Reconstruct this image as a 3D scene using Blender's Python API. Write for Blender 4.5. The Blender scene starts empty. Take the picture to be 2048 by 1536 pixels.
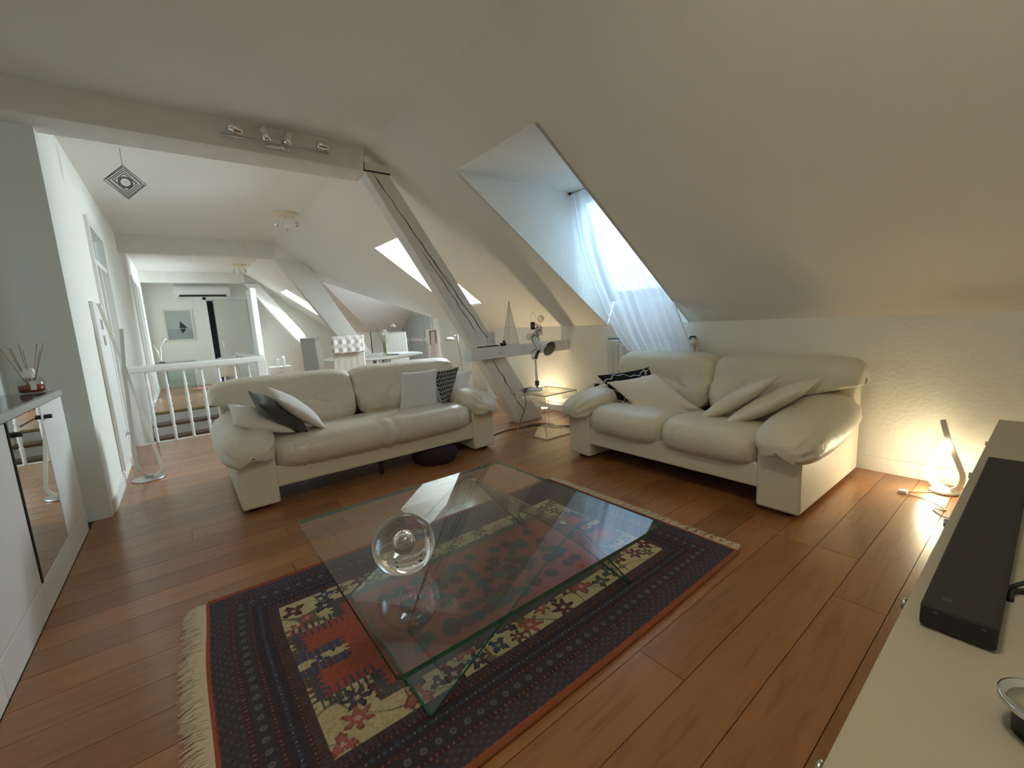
import bpy, bmesh, math, random
import numpy as np
from mathutils import Vector, Matrix
R = math.radians
rng = random.Random(7)
SC = bpy.context.scene
COL = SC.collection

# ------------------------------------------------------------------ camera
f_px = 848.5
yaw, pit, rol = R(37.58), R(8.52), R(-3.14)
fw = Vector((math.sin(yaw)*math.cos(pit), math.cos(yaw)*math.cos(pit), -math.sin(pit)))
rt = Vector((math.cos(yaw), -math.sin(yaw), 0)); up = rt.cross(fw)
rt2 = math.cos(rol)*rt + math.sin(rol)*up; up2 = rt2.cross(fw)
cd = bpy.data.cameras.new('camera'); cam = bpy.data.objects.new('camera', cd); COL.objects.link(cam)
cd.sensor_width = 36; cd.lens = f_px/2048*36; cd.clip_start = 0.02
cam.matrix_world = Matrix(((rt2.x, up2.x, -fw.x, 0), (rt2.y, up2.y, -fw.y, 0), (rt2.z, up2.z, -fw.z, 1.25), (0, 0, 0, 1)))
SC.camera = cam
# ------------------------------------------------------------------ world, exposure
w = bpy.data.worlds.new('sky'); SC.world = w; w.use_nodes = True
bg = w.node_tree.nodes['Background']; bg.inputs[0].default_value = (0.55, 0.79, 1.0, 1); bg.inputs[1].default_value = 2.5
SC.view_settings.view_transform = 'Standard'; SC.view_settings.look = 'None'
SC.view_settings.gamma = 1; SC.view_settings.use_curve_mapping = False
SC.view_settings.exposure = 0.42
SC.cycles.max_bounces = 14; SC.cycles.diffuse_bounces = 8; SC.cycles.transparent_max_bounces = 24
SC.cycles.transmission_bounces = 10; SC.cycles.sample_clamp_indirect = 6

def portal(name, loc, normal, sx, sy):
    l = bpy.data.lights.new(name, 'AREA'); l.shape = 'RECTANGLE'; l.size = sx; l.size_y = sy
    l.cycles.is_portal = True
    o = bpy.data.objects.new(name, l); COL.objects.link(o); o.location = loc
    n = Vector(normal).normalized(); y = Vector((0, 1, 0)); x = y.cross(-n).normalized()
    o.matrix_world = Matrix.Translation(loc) @ Matrix((x, y, -n)).transposed().to_4x4()
    o['kind'] = 'helper'
# windows look out along +x/+z; portals face into the room
for nm, y0, y1, z0, z1 in (('window_light', 2.24, 3.24, 1.41, 2.51), ('window_light', 5.05, 5.9, 1.5, 2.33), ('window_light', 12.1, 12.9, 1.6, 2.33)):
    zc = (z0+z1)/2
    portal(nm, (4.02-(zc-1.41)*.5+.03, (y0+y1)/2, zc), (-.894, 0, -.447), (z1-z0)*1.118, y1-y0)
def daylight(name, loc, normal, sx, sy, power, col=(.82, .94, 1.0)):  # area light added outside a window to strengthen its daylight
    portal(name, loc, normal, sx, sy); l = COL.objects[-1].data
    l.cycles.is_portal = False; l.energy = power; l.color = col
for y0, y1, z0, z1, p_ in ((5.05, 5.9, 1.5, 2.33, 200), (12.1, 12.9, 1.6, 2.33, 650)):
    zc = (z0+z1)/2; daylight('window_daylight', (4.02-(zc-1.41)*.5+.12, (y0+y1)/2, zc+.04), (-.894, 0, -.447), (z1-z0)*1.05, (y1-y0)*.96, p_)
daylight('window_daylight', (4.15, 2.74, 3.15), (-.5, 0, -.866), .9, .95, 34, (.50, .74, 1.0))  # added overhead, out of sight, to light the near window shaft and curtain
daylight('window_daylight', (5.0, 8.0, 1.15), (-1, 0, 0), .9, 1.1, 45)  # added area light outside the unseen alcove window
def portal_y(name, loc, sx, sz):
    portal(name, loc, (-1, 0, 0), 1, 1); o = COL.objects[-1]; o.data.size = sx; o.data.size_y = sz
    o.matrix_world = Matrix.Translation(loc) @ Matrix.Rotation(R(90), 4, 'X')
portal('window_light', (4.93, 8.0, 1.15), (-1, 0, 0), 1.0, 1.2)

# ------------------------------------------------------------------ materials
MC = {}
def mat(name, col=(.8, .8, .8), rough=.5, metal=0.0, bump=0.0, bscale=60, var=0.0, vscale=4, emis=None, estr=0, coat=0, spec=.5, sheen=0):
    if name in MC: return MC[name]
    m = bpy.data.materials.new(name); m.use_nodes = True; nt = m.node_tree; N = nt.nodes; L = nt.links
    b = N['Principled BSDF']; b.inputs['Base Color'].default_value = (*col, 1)
    b.inputs['Roughness'].default_value = rough; b.inputs['Metallic'].default_value = metal
    b.inputs['Specular IOR Level'].default_value = spec; b.inputs['Coat Weight'].default_value = coat
    b.inputs['Sheen Weight'].default_value = sheen
    tc = N.new('ShaderNodeTexCoord')
    if bump:
        n = N.new('ShaderNodeTexNoise'); n.inputs['Scale'].default_value = bscale; n.inputs['Detail'].default_value = 4
        L.new(tc.outputs['Object'], n.inputs['Vector'])
        bp = N.new('ShaderNodeBump'); bp.inputs['Strength'].default_value = bump; bp.inputs['Distance'].default_value = .01
        L.new(n.outputs['Fac'], bp.inputs['Height']); L.new(bp.outputs['Normal'], b.inputs['Normal'])
    if var:
        n = N.new('ShaderNodeTexNoise'); n.inputs['Scale'].default_value = vscale; n.inputs['Detail'].default_value = 5
        L.new(tc.outputs['Object'], n.inputs['Vector'])
        r = N.new('ShaderNodeValToRGB'); r.color_ramp.elements[0].position = .3; r.color_ramp.elements[1].position = .7
        r.color_ramp.elements[0].color = (*[c*(1-var) for c in col], 1); r.color_ramp.elements[1].color = (*[min(1, c*(1+var)) for c in col], 1)
        L.new(n.outputs['Fac'], r.inputs['Fac']); L.new(r.outputs['Color'], b.inputs['Base Color'])
    if emis: b.inputs['Emission Color'].default_value = (*emis, 1); b.inputs['Emission Strength'].default_value = estr
    MC[name] = m; return m
def thin_glass(name, tint=(.95, .98, .97), ior=1.5, rough=0.0, mul=1.0):
    if name in MC: return MC[name]
    m = bpy.data.materials.new(name); m.use_nodes = True; nt = m.node_tree; N = nt.nodes; L = nt.links; N.clear()
    o = N.new('ShaderNodeOutputMaterial'); t = N.new('ShaderNodeBsdfTransparent'); t.inputs[0].default_value = (*tint, 1)
    g = N.new('ShaderNodeBsdfGlossy'); g.inputs['Roughness'].default_value = rough
    ge = N.new('ShaderNodeNewGeometry'); dt = N.new('ShaderNodeVectorMath'); dt.operation = 'DOT_PRODUCT'
    L.new(ge.outputs['Incoming'], dt.inputs[0]); L.new(ge.outputs['Normal'], dt.inputs[1])
    def mth(op, a, b):
        q = N.new('ShaderNodeMath'); q.operation = op
        for i, v in enumerate((a, b)):
            if v is None: continue
            if isinstance(v, (int, float)): q.inputs[i].default_value = v
            else: L.new(v, q.inputs[i])
        return q.outputs[0]
    f0 = ((ior-1)/(ior+1))**2*mul
    sch = mth('ADD', mth('MULTIPLY', mth('POWER', mth('SUBTRACT', 1, mth('ABSOLUTE', dt.outputs['Value'], None)), 5), 1-f0), f0)
    mx = N.new('ShaderNodeMixShader'); L.new(sch, mx.inputs[0])
    L.new(t.outputs[0], mx.inputs[1]); L.new(g.outputs[0], mx.inputs[2]); L.new(mx.outputs[0], o.inputs[0])
    MC[name] = m; return m
def sheer(name, col=(.93, .94, .97), alpha=.5):
    m = bpy.data.materials.new(name); m.use_nodes = True; nt = m.node_tree; N = nt.nodes; L = nt.links; N.clear()
    o = N.new('ShaderNodeOutputMaterial'); t = N.new('ShaderNodeBsdfTransparent')
    d = N.new('ShaderNodeBsdfDiffuse'); d.inputs[0].default_value = (*col, 1); tl = N.new('ShaderNodeBsdfTranslucent'); tl.inputs[0].default_value = (*col, 1)
    m1 = N.new('ShaderNodeMixShader'); m1.inputs[0].default_value = .5; L.new(d.outputs[0], m1.inputs[1]); L.new(tl.outputs[0], m1.inputs[2])
    lw = N.new('ShaderNodeLayerWeight'); lw.inputs[0].default_value = .5
    mr = N.new('ShaderNodeMapRange'); mr.inputs['To Min'].default_value = alpha; mr.inputs['To Max'].default_value = 1.0
    L.new(lw.outputs['Facing'], mr.inputs['Value'])
    m2 = N.new('ShaderNodeMixShader'); L.new(mr.outputs[0], m2.inputs[0]); L.new(t.outputs[0], m2.inputs[1]); L.new(m1.outputs[0], m2.inputs[2])
    L.new(m2.outputs[0], o.inputs[0]); return m

M_wall = mat('wall_paint', (.81, .81, .755), .85, bump=.5, bscale=38)
M_ceil = mat('ceiling_paint', (.81, .80, .75), .9)
M_beam = mat('painted_timber', (.74, .72, .67), .6, bump=.12, bscale=18, var=.04, vscale=6)
M_white = mat('white_lacquer', (.85, .85, .83), .35)
M_whiteg = mat('white_gloss_paint', (.85, .86, .84), .3)
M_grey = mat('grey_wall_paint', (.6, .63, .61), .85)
M_crack = mat('crack_dark', (.03, .025, .02), .9)
M_leather = mat('cream_leather', (.66, .62, .52), .40, bump=.45, bscale=26, var=.03, vscale=5)
M_leather_s = mat('shiny_cream_leather', (.66, .61, .52), .24, bump=.40, bscale=24, var=.04, vscale=5)
M_leather_h = mat('cream_leather_frame', (.72, .68, .57), .5, bump=.08, bscale=220)
M_cotton = mat('white_cotton', (.78, .77, .74), .9, bump=.3, bscale=300, sheen=.2)
M_cream = mat('cream_cotton', (.72, .67, .57), .9, bump=.3, bscale=300, sheen=.2)
M_dark = mat('charcoal_velvet', (.045, .05, .055), .8, sheen=.3)
M_black = mat('black_plastic', (.012, .012, .013), .45)
M_blackcloth = mat('black_cloth', (.02, .018, .02), .85, bump=.2, bscale=400)
M_sound = mat('soundbar_cloth', (.022, .021, .019), .7, bump=.3, bscale=600)
M_chrome = mat('chrome', (.75, .76, .77), .12, 1)
M_steel = mat('brushed_steel', (.55, .55, .54), .35, 1)
M_silver = mat('silver_paint', (.62, .61, .58), .35, .6)
M_tv = mat('tv_cabinet_lacquer', (.44, .405, .325), .45)
M_glass = thin_glass('window_glass', (.97, .99, 1.0))
M_tab = thin_glass('table_glass', (.84, .90, .87), 1.5, mul=3.0)
M_gedge = mat('green_glass_edge', (.01, .09, .06), .12, spec=.8)
M_acr = thin_glass('acrylic_sheet', (.97, .96, .94), 1.45)
M_acre = mat('acrylic_edge', (.75, .66, .52), .2)
M_mirror = mat('mirror_glass', (.80, .84, .82), .015, 1)
M_pouf = mat('aubergine_felt', (.03, .012, .022), .95)
M_cord = mat('black_cord', (.03, .022, .02), .5)
M_wcord = mat('clear_cord', (.62, .55, .45), .4)
M_brass = mat('brushed_brass', (.55, .43, .22), .3, 1)
M_bulb = mat('unlit_frosted_bulb', (.86, .86, .84), .2)
M_beige = mat('beige_plastic', (.78, .68, .52), .5)
M_red = mat('dark_red_hinge', (.12, .03, .03), .4)
M_led = mat('warm_led_strip', (1, .9, .7), .5, emis=(1.0, .85, .54), estr=64)
M_wire = mat('thin_grey_wire', (.25, .25, .24), .4, .8)
M_rad = mat('radiator_enamel', (.70, .70, .66), .35)
M_lamp_white = mat('lamp_enamel', (.74, .74, .73), .3)
M_slip = mat('slipcover_cotton', (.66, .63, .56), .95, bump=.3, bscale=120)
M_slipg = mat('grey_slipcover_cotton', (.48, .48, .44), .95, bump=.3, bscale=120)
M_pink = mat('pale_cloth', (.84, .77, .74), .9, bump=.4, bscale=90)
M_paper = mat('white_paper', (.85, .85, .82), .8)
M_nose = mat('stair_nosing_oak', (.42, .30, .12), .4)
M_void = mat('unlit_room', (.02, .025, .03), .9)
M_frost = thin_glass('pale_green_glass', (.84, .92, .90), 1.5, mul=2)

def wood(name, tone, per_object=True):
    m = bpy.data.materials.new(name); m.use_nodes = True; nt = m.node_tree; N = nt.nodes; L = nt.links
    b = N['Principled BSDF']; b.inputs['Roughness'].default_value = .3; b.inputs['Coat Weight'].default_value = .25; b.inputs['Coat Roughness'].default_value = .12
    tc = N.new('ShaderNodeTexCoord'); oi = N.new('ShaderNodeObjectInfo')
    ad = N.new('ShaderNodeVectorMath'); ad.operation = 'ADD'
    sc = N.new('ShaderNodeVectorMath'); sc.operation = 'SCALE'; sc.inputs['Scale'].default_value = 37
    cb = N.new('ShaderNodeCombineXYZ'); L.new(oi.outputs['Random'], cb.inputs[0]); L.new(oi.outputs['Random'], cb.inputs[1]); L.new(cb.outputs[0], sc.inputs[0])
    L.new(tc.outputs['Object'], ad.inputs[0]); L.new(sc.outputs[0], ad.inputs[1])
    mp = N.new('ShaderNodeMapping'); mp.inputs['Scale'].default_value = (1.1, 9, 1); L.new(ad.outputs[0], mp.inputs[0])
    n1 = N.new('ShaderNodeTexNoise'); n1.inputs['Scale'].default_value = 2.2; n1.inputs['Detail'].default_value = 6; n1.inputs['Distortion'].default_value = 1.4
    L.new(mp.outputs[0], n1.inputs['Vector'])
    mp2 = N.new('ShaderNodeMapping'); mp2.inputs['Scale'].default_value = (5, 90, 1); L.new(ad.outputs[0], mp2.inputs[0])
    n2 = N.new('ShaderNodeTexNoise'); n2.inputs['Scale'].default_value = 2; n2.inputs['Detail'].default_value = 3; L.new(mp2.outputs[0], n2.inputs['Vector'])
    r = N.new('ShaderNodeValToRGB'); e = r.color_ramp.elements
    e[0].position = .25; e[0].color = (tone[0]*.62, tone[1]*.55, tone[2]*.5, 1); e[1].position = .75; e[1].color = (tone[0]*1.15, tone[1]*1.18, tone[2]*1.15, 1)
    x = e.new(.5); x.color = (*tone, 1)
    mx = N.new('ShaderNodeMath'); mx.operation = 'MULTIPLY_ADD'; mx.inputs[1].default_value = .25
    L.new(n2.outputs['Fac'], mx.inputs[0]); ms = N.new('ShaderNodeMath'); ms.operation = 'MULTIPLY'; ms.inputs[1].default_value = .75
    L.new(n1.outputs['Fac'], ms.inputs[0]); L.new(ms.outputs[0], mx.inputs[2]); L.new(mx.outputs[0], r.inputs['Fac'])
    hv = N.new('ShaderNodeHueSaturation'); vr = N.new('ShaderNodeMapRange'); vr.inputs['To Min'].default_value = .82; vr.inputs['To Max'].default_value = 1.15
    L.new(oi.outputs['Random'], vr.inputs['Value']); L.new(vr.outputs[0], hv.inputs['Value']); L.new(r.outputs['Color'], hv.inputs['Color'])
    L.new(hv.outputs[0], b.inputs['Base Color'])
    return m
M_wood = wood('oiled_cherry_boards', (.31, .135, .053))
M_tread = wood('stair_tread_wood', (.20, .10, .05))

def color_attr_mat(name, rough=.95):
    m = bpy.data.materials.new(name); m.use_nodes = True; N = m.node_tree.nodes
    a = N.new('ShaderNodeVertexColor'); a.layer_name = 'Col'
    m.node_tree.links.new(a.outputs[0], N['Principled BSDF'].inputs['Base Color']); N['Principled BSDF'].inputs['Roughness'].default_value = rough
    N['Principled BSDF'].inputs['Specular IOR Level'].default_value = .1
    return m

# ------------------------------------------------------------------ mesh helpers
class MB:
    def __init__(s): s.v = []; s.f = []; s.sm = []
    def add(s, v, f, smooth=False):
        n = len(s.v); s.v += [tuple(p) for p in v]; s.f += [tuple(i+n for i in q) for q in f]; s.sm += [smooth]*len(f); return s
    def box(s, x0, x1, y0, y1, z0, z1, M=None):
        v = [(x, y, z) for z in (z0, z1) for y in (y0, y1) for x in (x0, x1)]
        if M is not None: v = [M @ Vector(p) for p in v]
        return s.add(v, [(0, 2, 3, 1), (4, 5, 7, 6), (0, 1, 5, 4), (2, 6, 7, 3), (0, 4, 6, 2), (1, 3, 7, 5)])
    def prism(s, poly, a0, a1, axis='y'):
        """polygon in the two other axes, extruded along axis from a0 to a1"""
        def P(p, a):
            return {'y': (p[0], a, p[1]), 'x': (a, p[0], p[1]), 'z': (p[0], p[1], a)}[axis]
        n = len(poly); v = [P(p, a0) for p in poly]+[P(p, a1) for p in poly]
        f = [tuple(range(n)), tuple(range(2*n-1, n-1, -1))]+[(i, i+n, (i+1) % n+n, (i+1) % n) for i in range(n)]
        return s.add(v, f)
    def tube(s, pts, r, seg=8, closed=False, r2=None, cap=True):
        pts = [Vector(p) for p in pts]; n = len(pts); rings = []
        t0 = (pts[1]-pts[0]).normalized(); u = t0.orthogonal().normalized()
        for i, p in enumerate(pts):
            if closed: t = (pts[(i+1) % n]-pts[i-1]).normalized()
            else: t = (pts[min(i+1, n-1)]-pts[max(i-1, 0)]).normalized()
            u = (u-u.dot(t)*t).normalized(); v = t.cross(u)
            rr = r if r2 is None else r+(r2-r)*i/(n-1)
            if callable(r): rr = r(i/(n-1))
            rings.append([p+rr*(math.cos(2*math.pi*k/seg)*u+math.sin(2*math.pi*k/seg)*v) for k in range(seg)])
        V = [q for g in rings for q in g]; F = []
        m = n if closed else n-1
        for i in range(m):
            j = (i+1) % n
            for k in range(seg): F.append((i*seg+k, i*seg+(k+1) % seg, j*seg+(k+1) % seg, j*seg+k))
        if not closed and cap: F += [tuple(range(seg-1, -1, -1)), tuple((n-1)*seg+k for k in range(seg))]
        return s.add(V, F, True)
    def ribbon(s, pts, w, h, upv=(0, 0, 1)):
        """rectangular section bar along pts"""
        pts = [Vector(p) for p in pts]; n = len(pts); V = []; F = []
        u = Vector(upv)
        for i, p in enumerate(pts):
            t = (pts[min(i+1, n-1)]-pts[max(i-1, 0)]).normalized(); u = (u-u.dot(t)*t).normalized(); v = t.cross(u)
            V += [p+u*h/2*a+v*w/2*b for a, b in ((-1, -1), (1, -1), (1, 1), (-1, 1))]
        for i in range(n-1):
            for k in range(4): F.append((i*4+k, i*4+(k+1) % 4, i*4+4+(k+1) % 4, i*4+4+k))
        F += [(3, 2, 1, 0), tuple((n-1)*4+k for k in range(4))]
        return s.add(V, F)
    def lathe(s, prof, seg=24, M=None, cap=True):
        V = []; F = []; n = len(prof)
        for (r, z) in prof:
            for k in range(seg):
                a = 2*math.pi*k/seg; V.append(Vector((r*math.cos(a), r*math.sin(a), z)))
        if M is not None: V = [M @ p for p in V]
        for i in range(n-1):
            for k in range(seg): F.append((i*seg+k, i*seg+(k+1) % seg, (i+1)*seg+(k+1) % seg, (i+1)*seg+k))
        if cap and prof[0][0] > 1e-5: F.append(tuple(range(seg-1, -1, -1)))
        if cap and prof[-1][0] > 1e-5: F.append(tuple((n-1)*seg+k for k in range(seg)))
        return s.add(V, F, True)
    def grid(s, P, smooth=True, wrap_u=False):
        """P: array (nu,nv,3)"""
        nu, nv = P.shape[:2]; F = []
        for i in range(nu if wrap_u else nu-1):
            a = i*nv; b = ((i+1) % nu)*nv
            for j in range(nv-1): F.append((a+j, b+j, b+j+1, a+j+1))
        return s.add(P.reshape(-1, 3).tolist(), F, smooth)
    def build(s, name, m, parent=None, loc=None, bevel=0, mats=None):
        me = bpy.data.meshes.new(name); me.from_pydata(s.v, [], s.f); me.update()
        me.polygons.foreach_set('use_smooth', s.sm)
        if m: me.materials.append(m)
        o = bpy.data.objects.new(name, me); COL.objects.link(o)
        if loc: o.location = loc
        if parent: o.parent = parent
        if bevel:
            b = o.modifiers.new('b', 'BEVEL'); b.width = bevel; b.segments = 3; b.limit_method = 'ANGLE'; b.angle_limit = R(40); b.harden_normals = False
            for p in me.polygons: p.use_smooth = True
            me.set_sharp_from_angle(angle=R(40)) if not any(s.sm) else None
        return o
def tag(o, label=None, cat=None, group=None, kind=None):
    if label: o['label'] = label
    if cat: o['category'] = cat
    if group: o['group'] = group
    if kind: o['kind'] = kind
    return o
def thing(name, label, cat, loc=(0, 0, 0), rz=0, group=None):
    o = bpy.data.objects.new(name, None); COL.objects.link(o); o.empty_display_size = .05
    o.location = loc; o.rotation_euler = (0, 0, rz); return tag(o, label, cat, group)
def struct(o, label, cat='wall'): return tag(o, label, cat, kind='structure')
def copy_tree(o, parent=None):
    c = o.copy(); COL.objects.link(c); c.parent = parent
    for ch in [q for q in bpy.data.objects if q.parent == o]: copy_tree(ch, c)
    return c
def box(name, m, parent, x0, x1, y0, y1, z0, z1, bevel=0): return MB().box(x0, x1, y0, y1, z0, z1).build(name, m, parent, bevel=bevel)
def spline(pts, n=8):
    pts = [Vector(p) for p in pts]; out = []
    P = [pts[0]]+pts+[pts[-1]]
    for i in range(1, len(P)-2):
        for k in range(n):
            t = k/n; a, b, c, d = P[i-1], P[i], P[i+1], P[i+2]
            out.append(.5*((2*b)+(c-a)*t+(2*a-5*b+4*c-d)*t*t+(3*b-a-3*c+d)*t**3))
    out.append(pts[-1]); return out
def vnoise(P, s, seed=0):
    """cheap smooth value noise on an array of points (…,3) -> (…)"""
    rs = np.random.RandomState(seed); out = np.zeros(P.shape[:-1])
    for k in range(7):
        d = rs.normal(size=3)*s; ph = rs.rand()*6.28
        out += np.sin(P@d+ph+1.3*np.sin(P@(rs.normal(size=3)*s*.6)+ph))
    return out/7

# ------------------------------------------------------------------ room shell
XK, ZK, XR, ZC = 3.94, 1.14, 1.56, 2.86
SL = (ZC-ZK)/(XK-XR)
zs = lambda x: ZK+(XK-x)*SL
# floor: base slab with boards as parts
fl = MB()
fl.box(-.9, XK, -.4, 6.75, -.04, -.0125); fl.box(.85, 4.85, 6.75, 11.0, -.04, -.0125); fl.box(-.55, .85, 9.6, 13.96, -.04, -.0125); fl.box(.85, XK, 11.0, 13.96, -.04, -.0125)
floor = struct(fl.build('floor', mat('floor_gap', (.05, .025, .012), .9)), 'warm brown oiled wooden board floor', 'floor')
brng = random.Random(3)
def rows(y0, y1, x0, x1):
    k0 = math.floor((y0-.33)/.18); y = .33+k0*.18
    while y < y1-.004:
        a, b = max(y, y0), min(y+.18, y1)
        if b-a > .01:
            x = x0-brng.uniform(0, 1.5)
            while x < x1:
                L_ = brng.choice((1.25, 1.5, 1.8, 2.1)); c, d = max(x, x0), min(x+L_, x1)
                if d-c > .03: yield c, d, a, b
                x += L_
        y += .18
for c, d, a, b in rows(-.4, 6.75, -.65, XK):
    m_ = MB().box(c-(c+d)/2+.0012, d-(c+d)/2-.0012, -(b-a)/2+.0013, (b-a)/2-.0013, -.0125, 0)
    m_.build('floorboard', M_wood, floor, ((c+d)/2, (a+b)/2, 0))
fb = MB()
for reg in ((6.75, 11.0, .9, XK), (6.87, 10.98, XK, 4.85), (11.0, 13.96, .85, XK), (9.6, 13.96, -.55, .85)):
    for c, d, a, b in rows(*reg): fb.box(c+.001, d-.001, a+.001, b-.001, -.0125, 0)
tag(fb.build('far_floorboards', M_wood, floor), kind='stuff')
# ceiling
struct(MB().box(-.95, XR+.02, -.45, 14.0, ZC, ZC+.05).build('ceiling', M_ceil), 'flat off-white ceiling over the long attic room', 'ceiling')
polys = [
 [(XR, -.4), (XK, -.4), (XK, 2.24), (XR, 2.24)], [(XR, 2.24), (2.03, 2.24), (2.03, 3.24), (XR, 3.24)], [(XR, 3.24), (XK, 3.24), (XK, 5.05), (XR, 5.05)],
 [(XR, 5.05), (2.29, 5.05), (2.29, 5.9), (XR, 5.9)], [(3.42, 5.05), (XK, 5.05), (XK, 5.9), (3.42, 5.9)],
 [(XR, 5.9), (XK, 5.9), (XK, 6.27), (2.43, 9.28), (XR, 9.28)], [(XR, 9.28), (2.43, 9.28), (XK, 10.98), (XK, 12.1), (XR, 12.1)],
 [(XR, 12.1), (2.3, 12.1), (2.3, 12.9), (XR, 12.9)], [(3.25, 12.1), (XK, 12.1), (XK, 12.9), (3.25, 12.9)], [(XR, 12.9), (XK, 12.9), (XK, 13.96), (XR, 13.96)]]
sl = MB()
for p in polys: sl.add([(x, y, zs(x)) for x, y in p], [tuple(range(len(p)))])
struct(sl.build('ceiling_slope', M_ceil), 'large sloping white roof face above the knee wall', 'ceiling')
wg = MB()
wg.add([(2.43, 9.28, zs(2.43)), (XK, 6.27, ZK), (4.85, 6.27, ZK), (4.85, 9.28, zs(2.43))], [(0, 1, 2, 3)])
wg.add([(2.43, 9.28, zs(2.43)), (XK, 10.98, ZK), (4.85, 10.98, ZK), (4.85, 9.28, zs(2.43))], [(3, 2, 1, 0)])
struct(wg.build('ceiling_alcove', M_ceil), 'gabled ceiling of the dining alcove behind the slope', 'ceiling')
# walls
kw = MB(); kw.box(XK, XK+.08, -.4, 5.85, 0, ZK)
struct(kw.build('wall_right', M_wall), 'low textured white knee wall beneath the sloping ceiling')
kf = MB(); kf.box(XK, XK+.08, 11.0, 13.96, 0, ZK)
struct(kf.build('wall_right_far', M_wall), 'low knee wall at the far end of the attic')
bw = MB(); bw.prism([(3.67, 0), (XK+.08, 0), (XK+.08, ZK), (3.67, zs(3.67)+.004)], 5.8, 6.87, 'y')
struct(bw.build('wall_box_out', M_wall), 'boxed-out wall section left of the big diagonal beam')
aw = MB(); aw.box(XK, 4.9, 6.79, 6.87, 0, 1.36); aw.box(3.94, 4.9, 10.98, 11.06, 0, ZK)
aw.box(4.85, 4.93, 6.8, 7.4, 0, 2.3); aw.box(4.85, 4.93, 8.6, 11.0, 0, 2.3); aw.box(4.85, 4.93, 7.4, 8.6, 0, .65); aw.box(4.85, 4.93, 7.4, 8.6, 1.65, 2.3)
struct(aw.build('wall_alcove', M_wall), 'end walls of the dining alcove behind the table')
lw = MB(); lw.box(-.63, -.55, 4.2, 5.74, -1.7, ZC); lw.box(-.63, -.55, 6.7, 10.6, -1.7, ZC); lw.box(-.63, -.55, 12.3, 14.0, 0, ZC)
lw.box(-.63, -.55, 5.74, 6.7, 2.37, ZC); lw.box(-.63, -.55, 10.6, 12.3, 2.37, ZC)
struct(lw.build('wall_left', M_wall), 'bright white passage wall on the left with two doors')
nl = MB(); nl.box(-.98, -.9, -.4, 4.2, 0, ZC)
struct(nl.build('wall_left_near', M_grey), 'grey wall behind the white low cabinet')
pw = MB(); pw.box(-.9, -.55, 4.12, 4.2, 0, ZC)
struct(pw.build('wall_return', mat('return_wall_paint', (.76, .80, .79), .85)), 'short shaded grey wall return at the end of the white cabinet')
ew = MB(); ew.box(-.63, .70, 13.96, 14.04, 0, ZC); ew.box(.70, 1.62, 13.96, 14.04, 2.22, ZC); ew.prism([(1.62, 0), (XK+.05, 0), (XK+.05, ZK), (1.62, ZC)], 13.96, 14.04, 'y')
ew.box(.6, 1.7, 14.6, 14.7, 0, 2.4); ew.box(.6, .7, 14.04, 14.6, 0, 2.4); ew.box(1.62, 1.7, 14.04, 14.6, 0, 2.4); ew.box(.6, 1.7, 14.04, 14.6, 2.22, 2.4)
struct(ew.build('wall_back', M_wall), 'far white end wall with an air conditioner and a door')
gw = MB(); gw.box(-.98, XK+.1, -.5, -.42, 0, ZC)
struct(gw.build('wall_front', M_wall), 'gable wall behind the television cabinet')
# jamb and sloped skirting strip at the far right
struct(box('trim_1', M_white, None, 1.62, 1.74, 13.0, 13.95, 0, 2.45), 'white timber jamb right of the far door', 'trim')
# baseboards
struct(box('baseboard_right', M_white, None, XK-.014, XK, -.4, 5.8, 0, .11, .003), 'white skirting board along the knee wall', 'skirting')
struct(box('baseboard_back', M_white, None, 1.75, XK, 13.945, 13.96, 0, .1), 'white skirting board of the bright far wall', 'skirting')
bl = MB(); bl.box(-.55, -.536, 4.2, 5.0, 0, .1); bl.box(-.55, -.536, 9.6, 10.55, 0, .1); bl.box(-.55, -.536, 12.35, 13.9, 0, .1)
struct(bl.build('baseboard_left', M_white), 'white skirting board along the passage wall', 'skirting')
struct(box('baseboard_box_out', M_white, None, 3.656, 3.67, 5.8, 6.87, 0, .11), 'white skirting board below the boxed-out wall', 'skirting')
# stair well
st = MB(); st.box(.85, .93, 6.7, 9.68, -1.7, 0); st.box(-.55, .85, 6.67, 6.75, -1.7, -.04); st.box(-.55, .85, 9.6, 9.68, -1.7, -.04); st.box(-.63, .93, 6.67, 9.68, -1.75, -1.7)
struct(st.build('wall_stairwell', M_wall), 'white walls lining the open stairwell')
struct(box('trim_2', M_whiteg, None, -.55, .85, 6.69, 6.76, -.05, .004), 'white edge strip of the floor at the stairwell', 'trim')
stairs = thing('staircase', 'short staircase with brown treads and white risers behind the balustrade', 'stairs', (0, 9.585, 0))
box('nosing', M_nose, stairs, -.545, .845, -.03, .02, -.03, .006)
for k in range(6):
    z = -.19*(k+1); y = -.25*k
    box('riser', M_white, stairs, -.545, .845, y, y+.02, z, z+.19-.045)
    if k < 5: box('tread', M_tread, stairs, -.545, .845, y-.28, y, z-.035, z)
box('shadow_gap', M_crack, stairs, -.545, .845, -.004, .0, -.045, -.03)

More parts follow.
